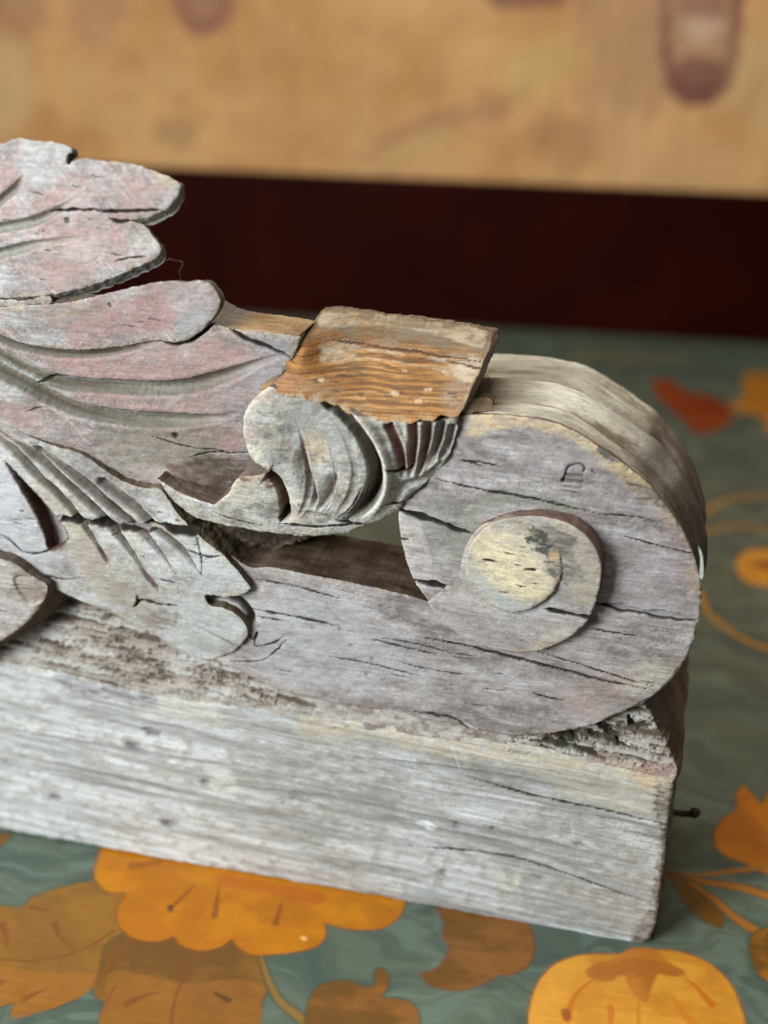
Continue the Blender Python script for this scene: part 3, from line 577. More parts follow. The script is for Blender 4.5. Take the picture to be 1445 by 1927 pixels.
# ---- ribbed lower leaf
p = Part('ribbed_leaf', [(-250,640),(-60,735),(0,790),(60,824),(110,842),(150,853),(185,876),(220,902),(262,918),(300,922),(318,945),(340,975),(368,1003),(400,1030),(430,1056),(455,1085),(473,1108,1),(455,1118),(425,1124),(385,1122),(395,1140),(420,1145),(446,1158),(462,1178),(466,1192),(452,1214),(425,1232),(385,1240),(340,1222),(290,1195),(235,1166),(170,1138),(90,1100),(0,1045),(-250,940)],
         [(-200,700,6),(0,800,3.4),(60,826,2.9),(150,856,1.3),(225,905,-.4),(300,925,-1.6),(330,960,.4),(100,860,3.2),(200,930,2.4),(460,1100,3.4),(400,1090,3.8),(300,1040,4.2),(200,980,4.4),(80,900,4.8),(-200,850,6.5),(0,950,6.4),(80,1050,3.6),(0,1040,3.4),(170,1130,2.0),(300,1180,1.8),(385,1230,1.8),(450,1190,3.2),(400,1150,3.4),(250,1120,3.0)], step=.21, jit=.18, seed=37, edge=.3)
p.patina((.36,.33,.32), (.50,.49,.485), (.42,.385,.33), k=.55, fib=.22, spk=.28, amp=.8, su=7, sv=4, scr=.35, sang=40)
p.paint([(-60,900),(20,890),(70,1000),(120,1060),(60,1060),(-60,1000)], (.47,.46,.485), .7, 3, 3, 3)
p.paint([(60,900),(110,930),(220,1070),(260,1140),(180,1110),(120,1010)], (.45,.40,.30), .65, 2, 4, 1.5); p.paint([(170,1070),(290,1100),(330,1160),(260,1160),(200,1110)], (.30,.245,.20), .6, 2, 4, 1.5)
p.paint([(330,1000),(450,1090),(400,1110),(330,1060)], (.45,.46,.44), .6, 2, 3, 2); p.paint([(130,1020),(200,1040),(190,1080),(120,1060)], (.36,.28,.26), .5, 2, 3, 2)
p.paint([(300,1140),(380,1110),(450,1180),(430,1225),(340,1215)], (.40,.41,.38), .6, 2, 3, 2); p.paint([(270,1160),(340,1160),(330,1180),(280,1180)], (.24,.19,.16), .7, .6, 2.2, 1.2)
RC = (.16,.12,.085)
for a in [[(-40,800),(17,838),(69,894),(114,935),(152,980),(180,1022),(206,1064)],[(-40,775),(31,831),(86,873),(138,921),(194,973),(242,1032),(268,1070),(296,1110)],[(60,838),(121,880),(173,921),(221,963),(256,990),(294,1032),(332,1080)],[(180,900),(221,928),(263,963),(298,998),(339,1032),(380,1084)]]:
    p.groove(a, 2.1, 1.7, .05, .3, RC, .65, .35, 1.8, rough=.05); p.crack([(x + 2, y + 2) for x, y in a[1:]], .22, .5, .4, .5, .1, (.14,.09,.07))
for a in [[(-40,790),(30,846),(90,900),(140,950)],[(120,870),(190,930),(240,985)],[(240,930),(300,975),(350,1020)]]: p.groove(a, 1.2, .5, .2, .5, (.3,.27,.24), .3, .2)
p.groove([(180,1020),(206,1066)], 1.4, .6, .4, .2, (.22,.13,.12), .9); p.groove([(262,1068),(280,1090),(300,1112)], 1.6, .9, .4, .2, (.20,.11,.10), .9)
# deep slit
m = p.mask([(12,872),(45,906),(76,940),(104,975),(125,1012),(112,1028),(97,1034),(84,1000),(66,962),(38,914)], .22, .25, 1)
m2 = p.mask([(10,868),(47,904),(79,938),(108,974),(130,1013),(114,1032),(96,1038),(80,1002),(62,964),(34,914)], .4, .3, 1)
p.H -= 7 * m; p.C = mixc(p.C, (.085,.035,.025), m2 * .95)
p.crack([(104,976),(156,982),(208,987),(256,995),(298,991),(340,1000),(372,1002),(392,986)], .62, 2.6, .05, .1, .45)
p.crack([(97,1034),(80,1040),(50,1040),(10,1010),(-20,1000)], .2, .8, .1, .4); p.crack([(-60,1030),(40,1065),(90,1085),(118,1090),(150,1088)], .18, .8); p.crack([(254,1142),(262,1132),(300,1137),(335,1140)], .28, 1.0, .1, .3); p.crack([(258,1120),(259,1133),(250,1143)], .2, .6)
p.crack([(350,1035),(380,1046),(400,1048),(420,1045)], .16, .5); p.crack([(368,1005),(380,1060),(378,1085)], .12, .5); p.crack([(300,1090),(330,1096)], .14, .4)
for k in range(7): p.crack([(375 + k * 9, 1180 + k * 4), (405 + k * 7, 1195 + k * 4), (440 + k * 3, 1212 + k)], .09, .3, .3, .3, .1, (.2,.17,.14))
p.checks(8, [(0,900),(100,1040),(240,1130),(60,1080),(0,1030)], 1, 4, .09, .3); p.checks(7, [(100,900),(300,950),(430,1080),(300,1100)], 1, 3, .09, .3)
p.pits(.4, .75, .3, .7)
p.build(MW, back=-14, wall=(.13,.095,.06), wall2=(.17,.125,.085), rings=18, draft=lambda d, N, X, Y: np.minimum(d, 5) * .06, wrough=.5, wgrain=(2.5, 1.6))

# ---- proud lobe at the lower left
p = Part('leaf_lobe', [(-250,960),(-60,1030),(0,1053),(25,1062),(58,1088),(86,1104,1),(84,1120),(72,1146),(50,1172),(20,1196),(0,1208),(-250,1330)],
         [(-200,1100,9),(0,1100,8.4),(60,1110,7.2),(80,1115,6.6),(0,1190,7.8)], step=.22, jit=.14, seed=41, edge=.8)
p.patina((.40,.345,.325), (.50,.46,.445), (.42,.36,.31), k=.5, fib=.3, spk=.2, amp=1.0)
p.paint([(25,1085),(80,1105),(78,1130),(50,1128),(28,1108)], (.29,.22,.18), .7, .5, 1.2, 1); p.groove([(-100,1035),(0,1075),(30,1090)], 1.2, .8, .1, .3, (.3,.25,.22), .6); p.checks(4, [(-50,1080),(60,1110),(0,1180)], 1, 5, .1, .3)
p.level([(26,1088),(84,1104),(84,1126),(66,1138),(40,1122)], -.7, .3)
p.build(MW, back=-4, wall=(.15,.11,.085), wall2=(.11,.08,.065), rings=18, draft=lambda d, N, X, Y: d * .30 * np.clip(.3 - N[:, 1] + .4 * N[:, 0], 0, 1), wrough=.5, wgrain=(3, 1.5))

# ---- dark wood in the hollow behind the leaves
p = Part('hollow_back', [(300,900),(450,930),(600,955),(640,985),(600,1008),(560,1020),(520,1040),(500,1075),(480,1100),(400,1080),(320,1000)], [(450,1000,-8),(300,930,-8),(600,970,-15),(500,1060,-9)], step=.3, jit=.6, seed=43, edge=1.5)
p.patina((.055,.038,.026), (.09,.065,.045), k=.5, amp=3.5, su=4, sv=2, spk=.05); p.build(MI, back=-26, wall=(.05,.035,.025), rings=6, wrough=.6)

# ---- curled leaf tip in front
p = Part('curled_leaf', [(296,902,1),(320,918),(352,934),(382,945),(402,951,1),(412,944),(428,930),(437,912),(448,900),(462,897),(480,897),(505,889,1),(492,880),(474,866),(463,842),(457,820),(458,795),(460,775),(472,758),(485,742),(508,728,1),
                     (540,742),(600,752),(640,765),(680,782),(720,790),(780,796),(830,794),(861,782,1),(860,800),(853,832),(838,868),(815,895),(790,918),(765,940),(748,961),(715,980),(685,992),(650,1004),(610,1009),(560,1010),(500,1003),(450,994),(400,984),(360,970),(330,948)],
         [(296,905,2.2),(345,960,2.0),(400,975,2.4),(470,995,3.5),(560,1005,4.2),(650,998,4.2),(740,960,3.2),(800,905,3.0),(858,790,3.4),(440,930,6.2),(490,920,7.0),(520,960,6.0),(465,800,9.0),(510,735,9.5),(500,860,9.0),(550,820,7.0),(600,800,6.8),(600,860,5.6),(560,940,6.8),(620,960,6.0),(660,900,6.6),(700,880,7.8),(710,820,8.2),(640,765,8.8),(760,800,7.4),(820,800,5.6),(780,860,5.6),(730,930,5.4)], step=.2, jit=.14, seed=47, edge=.7)
p.patina((.33,.305,.285), (.52,.50,.475), (.46,.41,.33), k=.52, fib=.30, spk=.36, amp=.8, su=4, sv=3)
p.paint([(457,790),(470,755),(508,730),(520,750),(480,780),(475,830),(500,870),(560,960),(530,950),(480,880),(460,840)], (.62,.56,.45), .9, 1, 2.4, 1.3)
p.paint([(500,735),(530,745),(520,765),(495,755)], (.42,.26,.24), .6, .8, 1.6, 1.2); p.paint([(460,790),(490,800),(490,840),(465,830)], (.45,.32,.30), .5, .8, 2, 1)
p.paint([(520,770),(600,760),(650,810),(650,860),(600,840),(540,800)], (.33,.325,.30), .6, 1.5, 3, 1.5); p.paint([(575,815),(600,812),(610,870),(590,870)], (.56,.42,.28), .6, .8, 2, 1.3)
p.paint([(430,900),(500,895),(490,930),(430,950)], (.58,.52,.40), .6, 1, 2.5, 1.2)
# big rim ridge with deep channel just inside it
RG = [(598,748),(640,775),(668,805),(690,840),(702,875),(704,910),(694,940),(672,965),(645,985)]
p.groove(RG, 4.0, 4.2, .08, .2, (.17,.14,.105), .9, .3); p.groove([(x + 2, y) for x, y in RG[2:8]], 1.6, 1.4, .2, .2, (.12,.095,.06), .85, rough=.8)
R2 = [(640,752),(668,775),(695,808),(716,842),(728,875),(730,905),(722,935),(700,965),(670,988)]
dd_, tt_ = p.df(p.line(R2), 6)[:2]; p.H += 2.4 * np.exp(-(dd_ / 1.2) ** 2) * sm(0, .15, tt_) * (1 - sm(.62, 1, tt_))
p.groove(R2, 1.8, .0, .1, .1, (.64,.60,.54), .95)
for k in range(5): p.crack([(705 - k * 6, 905 + k * 3), (690 - k * 7, 945 + k * 2), (650 - k * 4, 982 - k)], .10, .45, .2, .3, .15, (.12,.1,.09))
# ribs of the little fan on the right
for a, c in [([(728,795),(744,830),(755,870),(757,905)], (.20,.075,.06)), ([(776,792),(778,830),(774,870),(770,903)], (.20,.08,.065)), ([(806,792),(802,830),(793,870),(784,905)], (.22,.13,.11)), ([(832,792),(824,830),(810,865),(795,895)], (.27,.24,.21)), ([(850,798),(842,835),(825,870)], (.3,.27,.24))]:
    p.groove(a, 2.3, 2.0, .03, .3, c, .85, .45, 1.6)
p.groove([(735,960),(760,915),(800,900),(840,860)], 2.4, .9, .2, .2)
# two slits in the bowl
for a in [[(570,830),(572,860),(582,890),(590,920),(592,945),(586,962)],[(636,880),(630,905),(622,930),(608,950),(595,965)]]:
    p.vgroove(a, 3.8, 2.3, -1, .35, .2, (.14,.085,.07), .85)
p.groove([(560,965),(600,975),(640,985)], 3, 1.0, .3, .3)
# undercut crescent between lip and bowl
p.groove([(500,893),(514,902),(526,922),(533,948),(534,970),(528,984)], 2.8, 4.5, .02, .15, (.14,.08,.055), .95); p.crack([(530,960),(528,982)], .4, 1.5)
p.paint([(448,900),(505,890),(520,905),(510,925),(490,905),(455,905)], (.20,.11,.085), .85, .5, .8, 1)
p.paint([(530,962),(560,965),(555,985),(530,985)], (.50,.40,.33), .6, .6, 1, 1)
for a, w_ in [([(525,985),(600,992),(680,985)], .22), ([(620,975),(660,985),(690,988)], .2), ([(715,952),(760,945),(790,930)], .14), ([(720,878),(745,886),(770,884)], .22), ([(400,962),(440,978),(500,990)], .14), ([(760,888),(775,880)], .2)]: p.crack(a, w_, .7)
for k in (0, 2, 3):
    t = (0, .2, .55, .95)[k]; A_ = np.array([(545,765),(565,810),(575,860),(580,910),(574,950),(556,980)]); B_ = np.array([(604,770),(640,805),(662,845),(672,890),(662,935),(632,975)])
    p.groove([tuple(q) for q in A_ * (1 - t) + B_ * t], 1.4 + .7 * math.sin(k * 2.3), .22 + .16 * math.cos(k * 1.9), .45 + .1 * math.sin(k), .15, (.22,.19,.165), .45, .15)
for k in range(0):
    rng = np.random.default_rng(k + 900); x, y = rng.uniform(490, 650), rng.uniform(760, 950); p.crack([(x, y), (x + rng.uniform(8, 25), y + rng.uniform(-10, 10)), (x + rng.uniform(20, 40), y + rng.uniform(-15, 15))], .12, .4, .3, .3, .4, (.12,.11,.10))
p.pits(.5, .72, .35, .6)
p.build(MW, back=-7, wall=(.16,.11,.085), wall2=(.22,.17,.14), rings=16, draft=lambda d, N, X, Y: -np.maximum(d - 3, 0) * .5 * np.clip(-N[:, 1], 0, 1), wrough=.3, wgrain=(3, 1))

# ---- bare broken top, orange pine
p = Part('broken_top', [(596,598),(607,583,1),(660,585),(720,592),(800,603),(870,613),(900,619),(926,629,1),(921,650),(909,680),(896,712),(881,745),(862,785,1),(852,788),(830,782),(810,792),(790,790),(775,798),(755,793),(730,796),(700,788),(680,783),(655,776),(640,768),(610,758),(570,752),(540,745),(508,736),(486,736,1),(500,722),(525,712),(538,698),(536,684),(552,676),(560,655),(566,640),(575,632),(570,622),(585,612)],
         [(500,735,9.3),(600,757,8.8),(680,782,8.2),(780,795,7.0),(860,784,4.2),(540,700,3.6),(700,720,-1.5),(880,745,-2),(560,660,-.6),(600,670,-2.2),(750,680,-7),(905,700,-8.5),(572,640,-2.5),(610,620,-11),(750,640,-15),(920,660,-15.5),(610,584,-24),(760,598,-24.5),(934,634,-23)], step=.2, jit=.28, seed=53, edge=.5, theta=1)
n = fbm(p.gu / 26, p.gv / .22, 101, 3, .5); n2 = fbm(p.gu / 4, p.gv / .3, 102, 4, .6); n3 = fbm(p.gu / 14, p.gv / 2, 103, 4, .6)
p.C = mixc(np.zeros_like(p.C) + np.array((.36,.165,.05)), (.46,.245,.09), sm(.38, .62, n3)); p.C = mixc(p.C, (.15,.07,.03), .85 * sm(.48, .60, n)); p.C = mixc(p.C, (.20,.10,.05), .5 * sm(.58, .7, n2))
p.H += .16 * (n - .5) + .12 * (n2 - .5) + .35 * (n3 - .5)
p.paint([(600,590),(760,590),(940,632),(930,665),(800,650),(700,640),(610,625),(575,625)], (.22,.165,.11), .95, 1.5, 3, 1.0, 5)
p.paint([(850,700),(900,690),(930,640),(945,640),(870,790),(845,780)], (.36,.28,.2), .5, 1.2, 2, 1.5)
for y0, w_ in [(600,3),(650,4),(668,3)]:
    p.paint([(600,y0-w_*.5),(700,y0+6),(800,y0+20),(915,y0+38),(915,y0+38+w_),(800,y0+20+w_),(700,y0+6+w_),(600,y0+w_*.5)], (.60,.52,.40), .45, .15, .45, .5, 6)
for a in [[(590,635),(700,650),(800,665),(905,680)],[(840,675),(880,690),(915,696)]]: p.crack(a, .10, .2, .2, .2, .3, (.10,.05,.03))
p.paint([(486,736),(530,710),(640,740),(640,765),(560,750)], (.33,.20,.11), .65, 1, 2.5, 1.5, 2); p.paint([(655,690),(680,688),(678,708),(658,712)], (.12,.09,.06), .7, .6, 1.5, 1); p.paint([(500,705),(545,695),(560,715),(520,725)], (.26,.10,.06), .7, .8, 1.5, 1)
for k in range(10):
    rng = np.random.default_rng(k + 40); x, y = rng.uniform(560, 860), rng.uniform(690, 780); p.paint([(x, y), (x + rng.uniform(8, 22), y + 3), (x + rng.uniform(8, 18), y + 6), (x + 2, y + 4)], (.70,.56,.36), .6, .2, .6, .6)
p.checks(14, [(560,700),(900,700),(860,780),(700,780),(560,740)], 1, 5, .08, .12)
p.build(ME, back=-27, wall=(.17,.11,.07), wall2=(.25,.18,.12), rings=24, draft=lambda d, N, X, Y: np.clip(N[:, 0], 0, 1) * np.minimum(d, 8) * .12, wrough=.3, wgrain=(1, 3))
# small wedge of splintered wood between top and scroll
p = Part('splinter', [(868,776),(885,752),(905,748),(920,752),(922,772),(905,780),(885,782)], [(880,778,-2),(915,755,-9),(890,752,-8),(905,778,-3)], step=.25, jit=.4, seed=57, edge=.4)
p.patina((.30,.21,.13), (.42,.32,.2)); p.build(MW, back=-14, wall=(.12,.08,.05), rings=6)

# ---- nail, paint flake, cobweb on the carving
def tube(name, pts, rad, mat, parent=None, seg=12):
    P = np.array(pts, float); n = len(P); V = []; d = np.gradient(P, axis=0); d /= np.linalg.norm(d, axis=1)[:, None]
    for i in range(n):
        a = np.cross(d[i], [0.03, 0.1, 1.0]); a /= np.linalg.norm(a); b = np.cross(d[i], a)
        for k in range(seg):
            t = 2 * math.pi * k / seg; V.append(P[i] + rad[i] * (a * math.cos(t) + b * math.sin(t)))
    F = [[i*seg+k, i*seg+(k+1) % seg, (i+1)*seg+(k+1) % seg, (i+1)*seg+k] for i in range(n-1) for k in range(seg)]
    return link_mesh(name, np.array(V), [np.array(F)], mat, parent, ngons=[list(range(seg))[::-1], list(range((n-1)*seg, n*seg))])
MN = plain('rusty_iron', (.035, .022, .016), .7, .3, 900, .5, .6)
a, b = uv_at([(1244, 1524), (1312, 1533)], [-14, -14])
L = [a + (b - a) * t for t in (0, .3, .6, .84, .86, .90, .97, 1.0)]
nail = tube('nail', [(q[0] * .001, .014, q[1] * .001 - .0004 * math.sin(i)) for i, q in enumerate(L)], [.00085, .0008, .00085, .0009, .0013, .00155, .0015, .0009], MN, root)
MF = plain('white_paint_flake', (.46, .48, .43), .6, 0, 800, .1, .3)
Q = uv_at([(1313,1030),(1319,1038),(1322,1050),(1323,1066),(1323,1082),(1320,1091),(1316,1087),(1316,1074),(1317,1060),(1316,1045)], [1.2] * 10)
c = Q.mean(0); V = [(x * .001, -.0013, y * .001) for x, y in Q] + [(x * .001, -.0004, y * .001) for x, y in (c + (Q - c) * 1.05)]; n = len(Q)
link_mesh('paint_flake', V, [np.array([[i, i + n, (i + 1) % n + n, (i + 1) % n] for i in range(n)])], MF, root, ngons=[list(range(n)), list(range(2 * n - 1, n - 1, -1))], smooth=False)
MC = plain('cobweb_silk', (.10, .065, .06), .8)
q = uv_at(spline([(304,484),(312,491),(322,486),(331,490),(342,494),(343,503),(338,512),(340,522),(338,530)], False), 5.0)
tube('cobweb', [(x * .001, -.005 + .0006 * math.sin(i), y * .001) for i, (x, y) in enumerate(q)], [.00007] * len(q), MC, root, 5)

# ------------------------------------------------------------------ table with painted flowers
WP = ground([(950, 618)])[0]                      # point on the line where the table meets the board
def tl(P):                                          # world -> table coordinates (mm): x along the wall, y away from it
    d = P - WP; return np.stack([d @ DW, d @ NW], 1) * 1000
def tpx(pts, closed=True):
    return resample(tl(ground(spline(pts, closed))), 1.5, closed)[0]
xs = np.arange(-360, 360.1, .55); ys = [0.0]
yfar = 800
while ys[-1] < yfar: ys.append(ys[-1] + (2.2 if ys[-1] < 230 else (1.1 if ys[-1] < 400 else .55)))
ys = np.array(ys); TX, TY = np.meshgrid(xs, ys)
wx = TX + 60 * (fbm(TX / 40, TY / 40, 201, 3) - .5); wy = TY + 60 * (fbm(TX / 34, TY / 34, 202, 3) - .5)
n1 = fbm(wx / 30, wy / 11, 203, 4, .55); n2 = fbm(wx / 14 + 3 * n1, wy / 5, 204, 4, .5)
TC = mixc(np.zeros(TX.shape + (3,)) + np.array(srgb(88, 98, 84)), srgb(76, 88, 78), sm(.38, .62, n1))
TC = mixc(TC, srgb(112, 128, 116), .4 * sm(.50, .70, n2)); TC = mixc(TC, srgb(62, 76, 68), .5 * sm(.56, .68, 1 - n2))
TH = np.zeros(TX.shape)
def win(P, pad):
    lo, hi = P.min(0) - pad, P.max(0) + pad
    i0, i1 = np.searchsorted(xs, [lo[0], hi[0]]); j0, j1 = np.searchsorted(ys, [lo[1], hi[1]]); return i0, i1, j0, j1
def inlay(px, col, col2=None, soft=.35, wob=.35, line=None, grain=True, amt=1.0):
    P = tpx(px); i0, i1, j0, j1 = win(P, 3)
    if i1 - i0 < 2 or j1 - j0 < 2: return
    X, Y = TX[j0:j1, i0:i1], TY[j0:j1, i0:i1]
    sd = seg_dist(X, Y, P, True) * np.where(in_poly(X, Y, P), 1, -1) + wob * (fbm(X / 4, Y / 4, 210, 3) - .5) * 2
    m = sm(-soft, soft, sd) * amt; C = TC[j0:j1, i0:i1]
    base = np.zeros(C.shape) + np.array(col)
    if col2 is not None: base = mixc(base, col2, sm(.35, .65, fbm(X / 14, Y / 9, 211, 4, .6)))
    if grain: base = base * (0.93 + .14 * fbm(X / 30, Y / .7, 212, 3))[..., None] * (.88 + .24 * fbm(X / 5, Y / 5, 213, 4, .6))[..., None]
    if line is not None: C = mixc(C, line, .75 * np.exp(-((sd + .1) / .55) ** 2))
    TC[j0:j1, i0:i1] = C * (1 - m[..., None]) + base * m[..., None]
def stroke(px, w0, w1, col, amt=.9, line=None):
    P = tpx(px, False); i0, i1, j0, j1 = win(P, 8)
    if i1 - i0 < 2 or j1 - j0 < 2: return
    X, Y = TX[j0:j1, i0:i1], TY[j0:j1, i0:i1]; D = np.full(X.shape, 1e9); T = np.zeros(X.shape); n = len(P)
    for i in range(n - 1):
        a = P[i]; d = P[i + 1] - a; t = np.clip(((X - a[0]) * d[0] + (Y - a[1]) * d[1]) / (d @ d + 1e-9), 0, 1)
        r = np.hypot(X - a[0] - t * d[0], Y - a[1] - t * d[1]); k = r < D; D[k] = r[k]; T[k] = ((i + t) / (n - 1))[k]
    w = (w0 + (w1 - w0) * T) / 2 * (1 + .3 * (fbm(X / 3, Y / 3, 220, 2) - .5)); m = sm(-.3, .35, w - D) * amt
    C = TC[j0:j1, i0:i1]
    if line is not None: C = mixc(C, line, .7 * np.exp(-((w - D + .2) / .5) ** 2))
    TC[j0:j1, i0:i1] = mixc(C, col, m)
OR = srgb(186, 116, 4); OR2 = srgb(172, 102, 4); BR = srgb(126, 86, 32); BR2 = srgb(106, 70, 24); FR = srgb(212, 148, 52); RED = srgb(120, 62, 24); LN = srgb(70, 66, 40)
OCH = srgb(138, 94, 30)
# brown leaves and stems near the front edge
inlay([(-60,1700),(0,1704),(50,1702),(56,1690,1),(110,1671),(185,1660),(260,1690),(245,1755),(230,1800),(180,1852),(110,1893),(20,1908,1),(30,1888),(0,1893),(-60,1910)], BR, OCH, line=LN)
inlay([(200,1780),(300,1740),(480,1760),(492,1798),(497,1835),(502,1862),(494,1885),(488,1930),(480,2010),(190,2010),(186,1960),(190,1915),(198,1884),(184,1878),(176,1850),(186,1836)], BR, BR2, line=LN)
inlay([(-60,1818),(60,1828),(120,1834),(185,1842),(180,1852),(110,1893),(20,1908),(28,1888),(0,1893),(-60,1910)], srgb(144,92,32), None, amt=.8)
inlay([(200,1840),(340,1850),(495,1868),(494,1885),(484,2010),(192,2010),(188,1915),(200,1884)], srgb(142,90,32), None, amt=.6)
for a in [[(5,1738),(12,1760),(14,1785)],[(104,1738),(112,1760),(140,1785)],[(0,1850),(12,1846)],[(48,1880),(70,1868),(88,1862)],[(60,1708),(80,1712),(95,1713)]]: stroke(a, 2.0, .5, RED, .75)
stroke([(-20,1800),(30,1808),(90,1805),(160,1785),(215,1752)], .6, .8, srgb(110,66,22), .8)
stroke([(182,1850),(205,1815),(250,1762)], 1.6, .5, srgb(120,70,22), .9)
stroke([(368,1795),(345,1840),(330,1880),(322,1930),(322,2000)], .8, 1.2, RED, .75); stroke([(242,1888),(270,1875),(300,1868)], 2.2, .4, RED, .75)
stroke([(405,1868),(418,1876),(430,1882)], .8, 1.6, srgb(80,50,24), .9); stroke([(218,1855),(204,1880),(200,1900)], .9, .4, RED, .7)
stroke([(490,1796),(508,1850),(528,1885),(565,1915),(600,1950)], .9, 2.6, srgb(134,100,44), .95, LN)
inlay([(572,2000),(576,1925),(580,1890),(594,1862),(620,1848),(655,1846),(690,1858),(708,1850),(704,1830,1),(716,1822),(732,1838),(730,1858),(718,1874),(760,1882),(782,1896),(788,1925),(780,2000)], srgb(134,86,36), BR2, line=LN)
inlay([(820,1700),(838,1740),(832,1768,1),(846,1778),(836,1808),(818,1826),(792,1832,1),(806,1850),(850,1862),(900,1854),(935,1836),(968,1830),(990,1818),(1002,1792),(1002,1764),(980,1720)], srgb(130,84,36), BR2, line=srgb(110,56,24))
stroke([(912,1762),(908,1780)], 1.6, .8, RED, .6)
# orange carnation half hidden under the beam
inlay([(200,1575),(184,1622),(178,1642),(186,1662),(205,1678),(238,1682),(226,1702),(221,1724),(232,1750),(262,1768),(300,1770),(330,1760,1),(338,1775),(362,1786),(395,1787),(422,1778),(437,1765,1),(448,1782),(470,1794),(520,1795),(570,1788),(600,1778),(613,1758),(610,1735,1),(640,1745),(690,1749),(725,1744),(752,1722),(760,1640)], OR, OR2, line=srgb(120,70,20), wob=.2)
stroke([(368,1664),(352,1680),(340,1692),(322,1708)], .5, 1.5, RED, .8); stroke([(320,1706),(322,1714)], 1.6, 1.2, srgb(60,40,24), .8)
stroke([(412,1668),(408,1700),(404,1724)], .5, 2.0, RED, .75); stroke([(530,1700),(526,1715),(518,1738)], .6, 2.0, RED, .75); stroke([(250,1630),(300,1622)], 3, 2, RED, .5); stroke([(420,1655),(600,1690)], 5, 5, srgb(176,86,16), .6)
stroke([(570,1764),(574,1768)], 1.4, 1.2, srgb(240,190,120), .8)
for a in [[(232,1688),(300,1680)],[(332,1760),(345,1735),(350,1718)],[(438,1764),(450,1740),(460,1722)],[(611,1738),(595,1718)]]: stroke(a, .6, .3, srgb(176,92,14), .6)
# orange fruit with brown calyx
inlay([(998,2010),(994,1935),(998,1895),(1012,1852),(1040,1818),(1075,1802),(1110,1796),(1160,1796),(1200,1792),(1250,1788),(1295,1796),(1345,1822),(1375,1855),(1392,1895),(1402,1935),(1404,2010)], FR, srgb(196,130,40), line=srgb(150,90,30), wob=.15)
CX = srgb(168, 100, 34)
inlay([(1100,1828),(1118,1814),(1150,1806),(1175,1790),(1230,1786),(1250,1806),(1290,1832),(1262,1838),(1238,1832),(1228,1852),(1214,1888),(1196,1874),(1184,1856),(1174,1834),(1150,1846),(1118,1844)], CX, srgb(184,112,40), wob=.5, soft=.6)
stroke([(1118,1842),(1086,1868),(1072,1895),(1066,1918)], .5, 2.2, srgb(188,104,28), .85); stroke([(1064,1905),(1066,1914)], 2.6, 2.0, srgb(140,76,24), .8)
stroke([(1200,1880),(1202,1940)], .5, .8, srgb(188,104,28), .8); stroke([(1286,1838),(1310,1858),(1338,1890)], .6, 2.4, srgb(188,100,24), .85)
stroke([(1148,1894),(1149,1925)], 2.0, 1.6, srgb(190,106,28), .8); stroke([(1265,1876),(1285,1905),(1305,1930)], .8, 3.0, srgb(196,116,34), .8)
# right side: flower, leaves and stems
inlay([(1520,1480),(1470,1492),(1445,1488,1),(1432,1512),(1412,1492),(1396,1478),(1386,1492),(1384,1520),(1356,1545),(1344,1570),(1346,1592),(1368,1612),(1400,1624),(1430,1640),(1520,1650)], srgb(186,112,28), srgb(166,96,26), line=LN)
stroke([(1248,1640),(1310,1646),(1370,1640),(1460,1628)], 1.2, 2.4, srgb(160,102,36), .95); stroke([(1246,1642),(1330,1660),(1400,1672),(1470,1696)], 1.6, 3.4, srgb(166,104,32), .95, LN)
inlay([(1244,1638),(1290,1652),(1330,1682),(1352,1710),(1362,1735),(1352,1747,1),(1325,1734),(1300,1712),(1282,1690),(1268,1664)], BR, BR2, line=LN)
stroke([(1300,1662),(1340,1690),(1390,1732),(1440,1760),(1480,1775)], 1.8, 3.6, srgb(160,100,34), .95, LN)
inlay([(1520,1730),(1440,1748),(1418,1758),(1410,1782),(1416,1812),(1430,1835),(1450,1850),(1520,1860)], srgb(178,108,30), BR2, line=LN)
# further back
inlay([(1228,716),(1262,716),(1290,736),(1330,744),(1362,758),(1378,776),(1366,800),(1335,812),(1310,818),(1290,795),(1262,770),(1235,745)], srgb(140,62,26), srgb(124,50,20), soft=1)
inlay([(1398,712),(1470,708),(1500,770),(1400,778),(1372,766),(1396,745)], srgb(180,122,44), srgb(160,100,36), soft=1); inlay([(1440,780),(1500,776),(1500,810),(1440,800)], srgb(200,120,40), soft=1)
YC = srgb(180, 130, 50)
for a, w0, w1 in [([(1318,975),(1345,950),(1390,936),(1480,938)], 2.5, 4), ([(1318,1006),(1360,992),(1400,990),(1480,1010)], 2.5, 4), ([(1314,1110),(1330,1150),(1370,1185),(1420,1212),(1500,1232)], 3, 3.6), ([(1090,668),(1200,676),(1290,670)], 10, 3), ([(1480,850),(1440,800)], 3, 3)]: stroke(a, w0, w1, YC if w0 < 9 else srgb(140,108,60), .85)
inlay([(1384,1058),(1398,1040),(1430,1034),(1500,1040),(1500,1100),(1430,1102),(1400,1092)], srgb(214,146,50), soft=.8); inlay([(1408,1062),(1430,1056),(1500,1062),(1440,1072)], srgb(160,90,40), soft=.6)
inlay([(690,1066),(706,1046),(740,1040),(775,1048),(790,1070),(750,1085)], srgb(214,120,30), soft=1)
stroke([(950,1040),(1000,900),(1100,800)], 3, 3, YC, .8)
inlay([(-60,1560),(0,1568),(22,1572),(6,1590),(-60,1600)], BR, BR2, line=LN)
table = bpy.data.objects.new('painted_table', None); sc.collection.objects.link(table); table.location = tuple(WP); table.empty_display_size = .05
table.rotation_euler = (0, 0, -YAW_W); table['label'] = 'grey-green marbled table top painted with orange flowers and brown leaves'; table['category'] = 'table'
ny, nx = TX.shape; V = np.stack([TX.ravel(), -TY.ravel(), TH.ravel() - 0.02], 1) * .001
idx = np.arange(nx * ny).reshape(ny, nx)
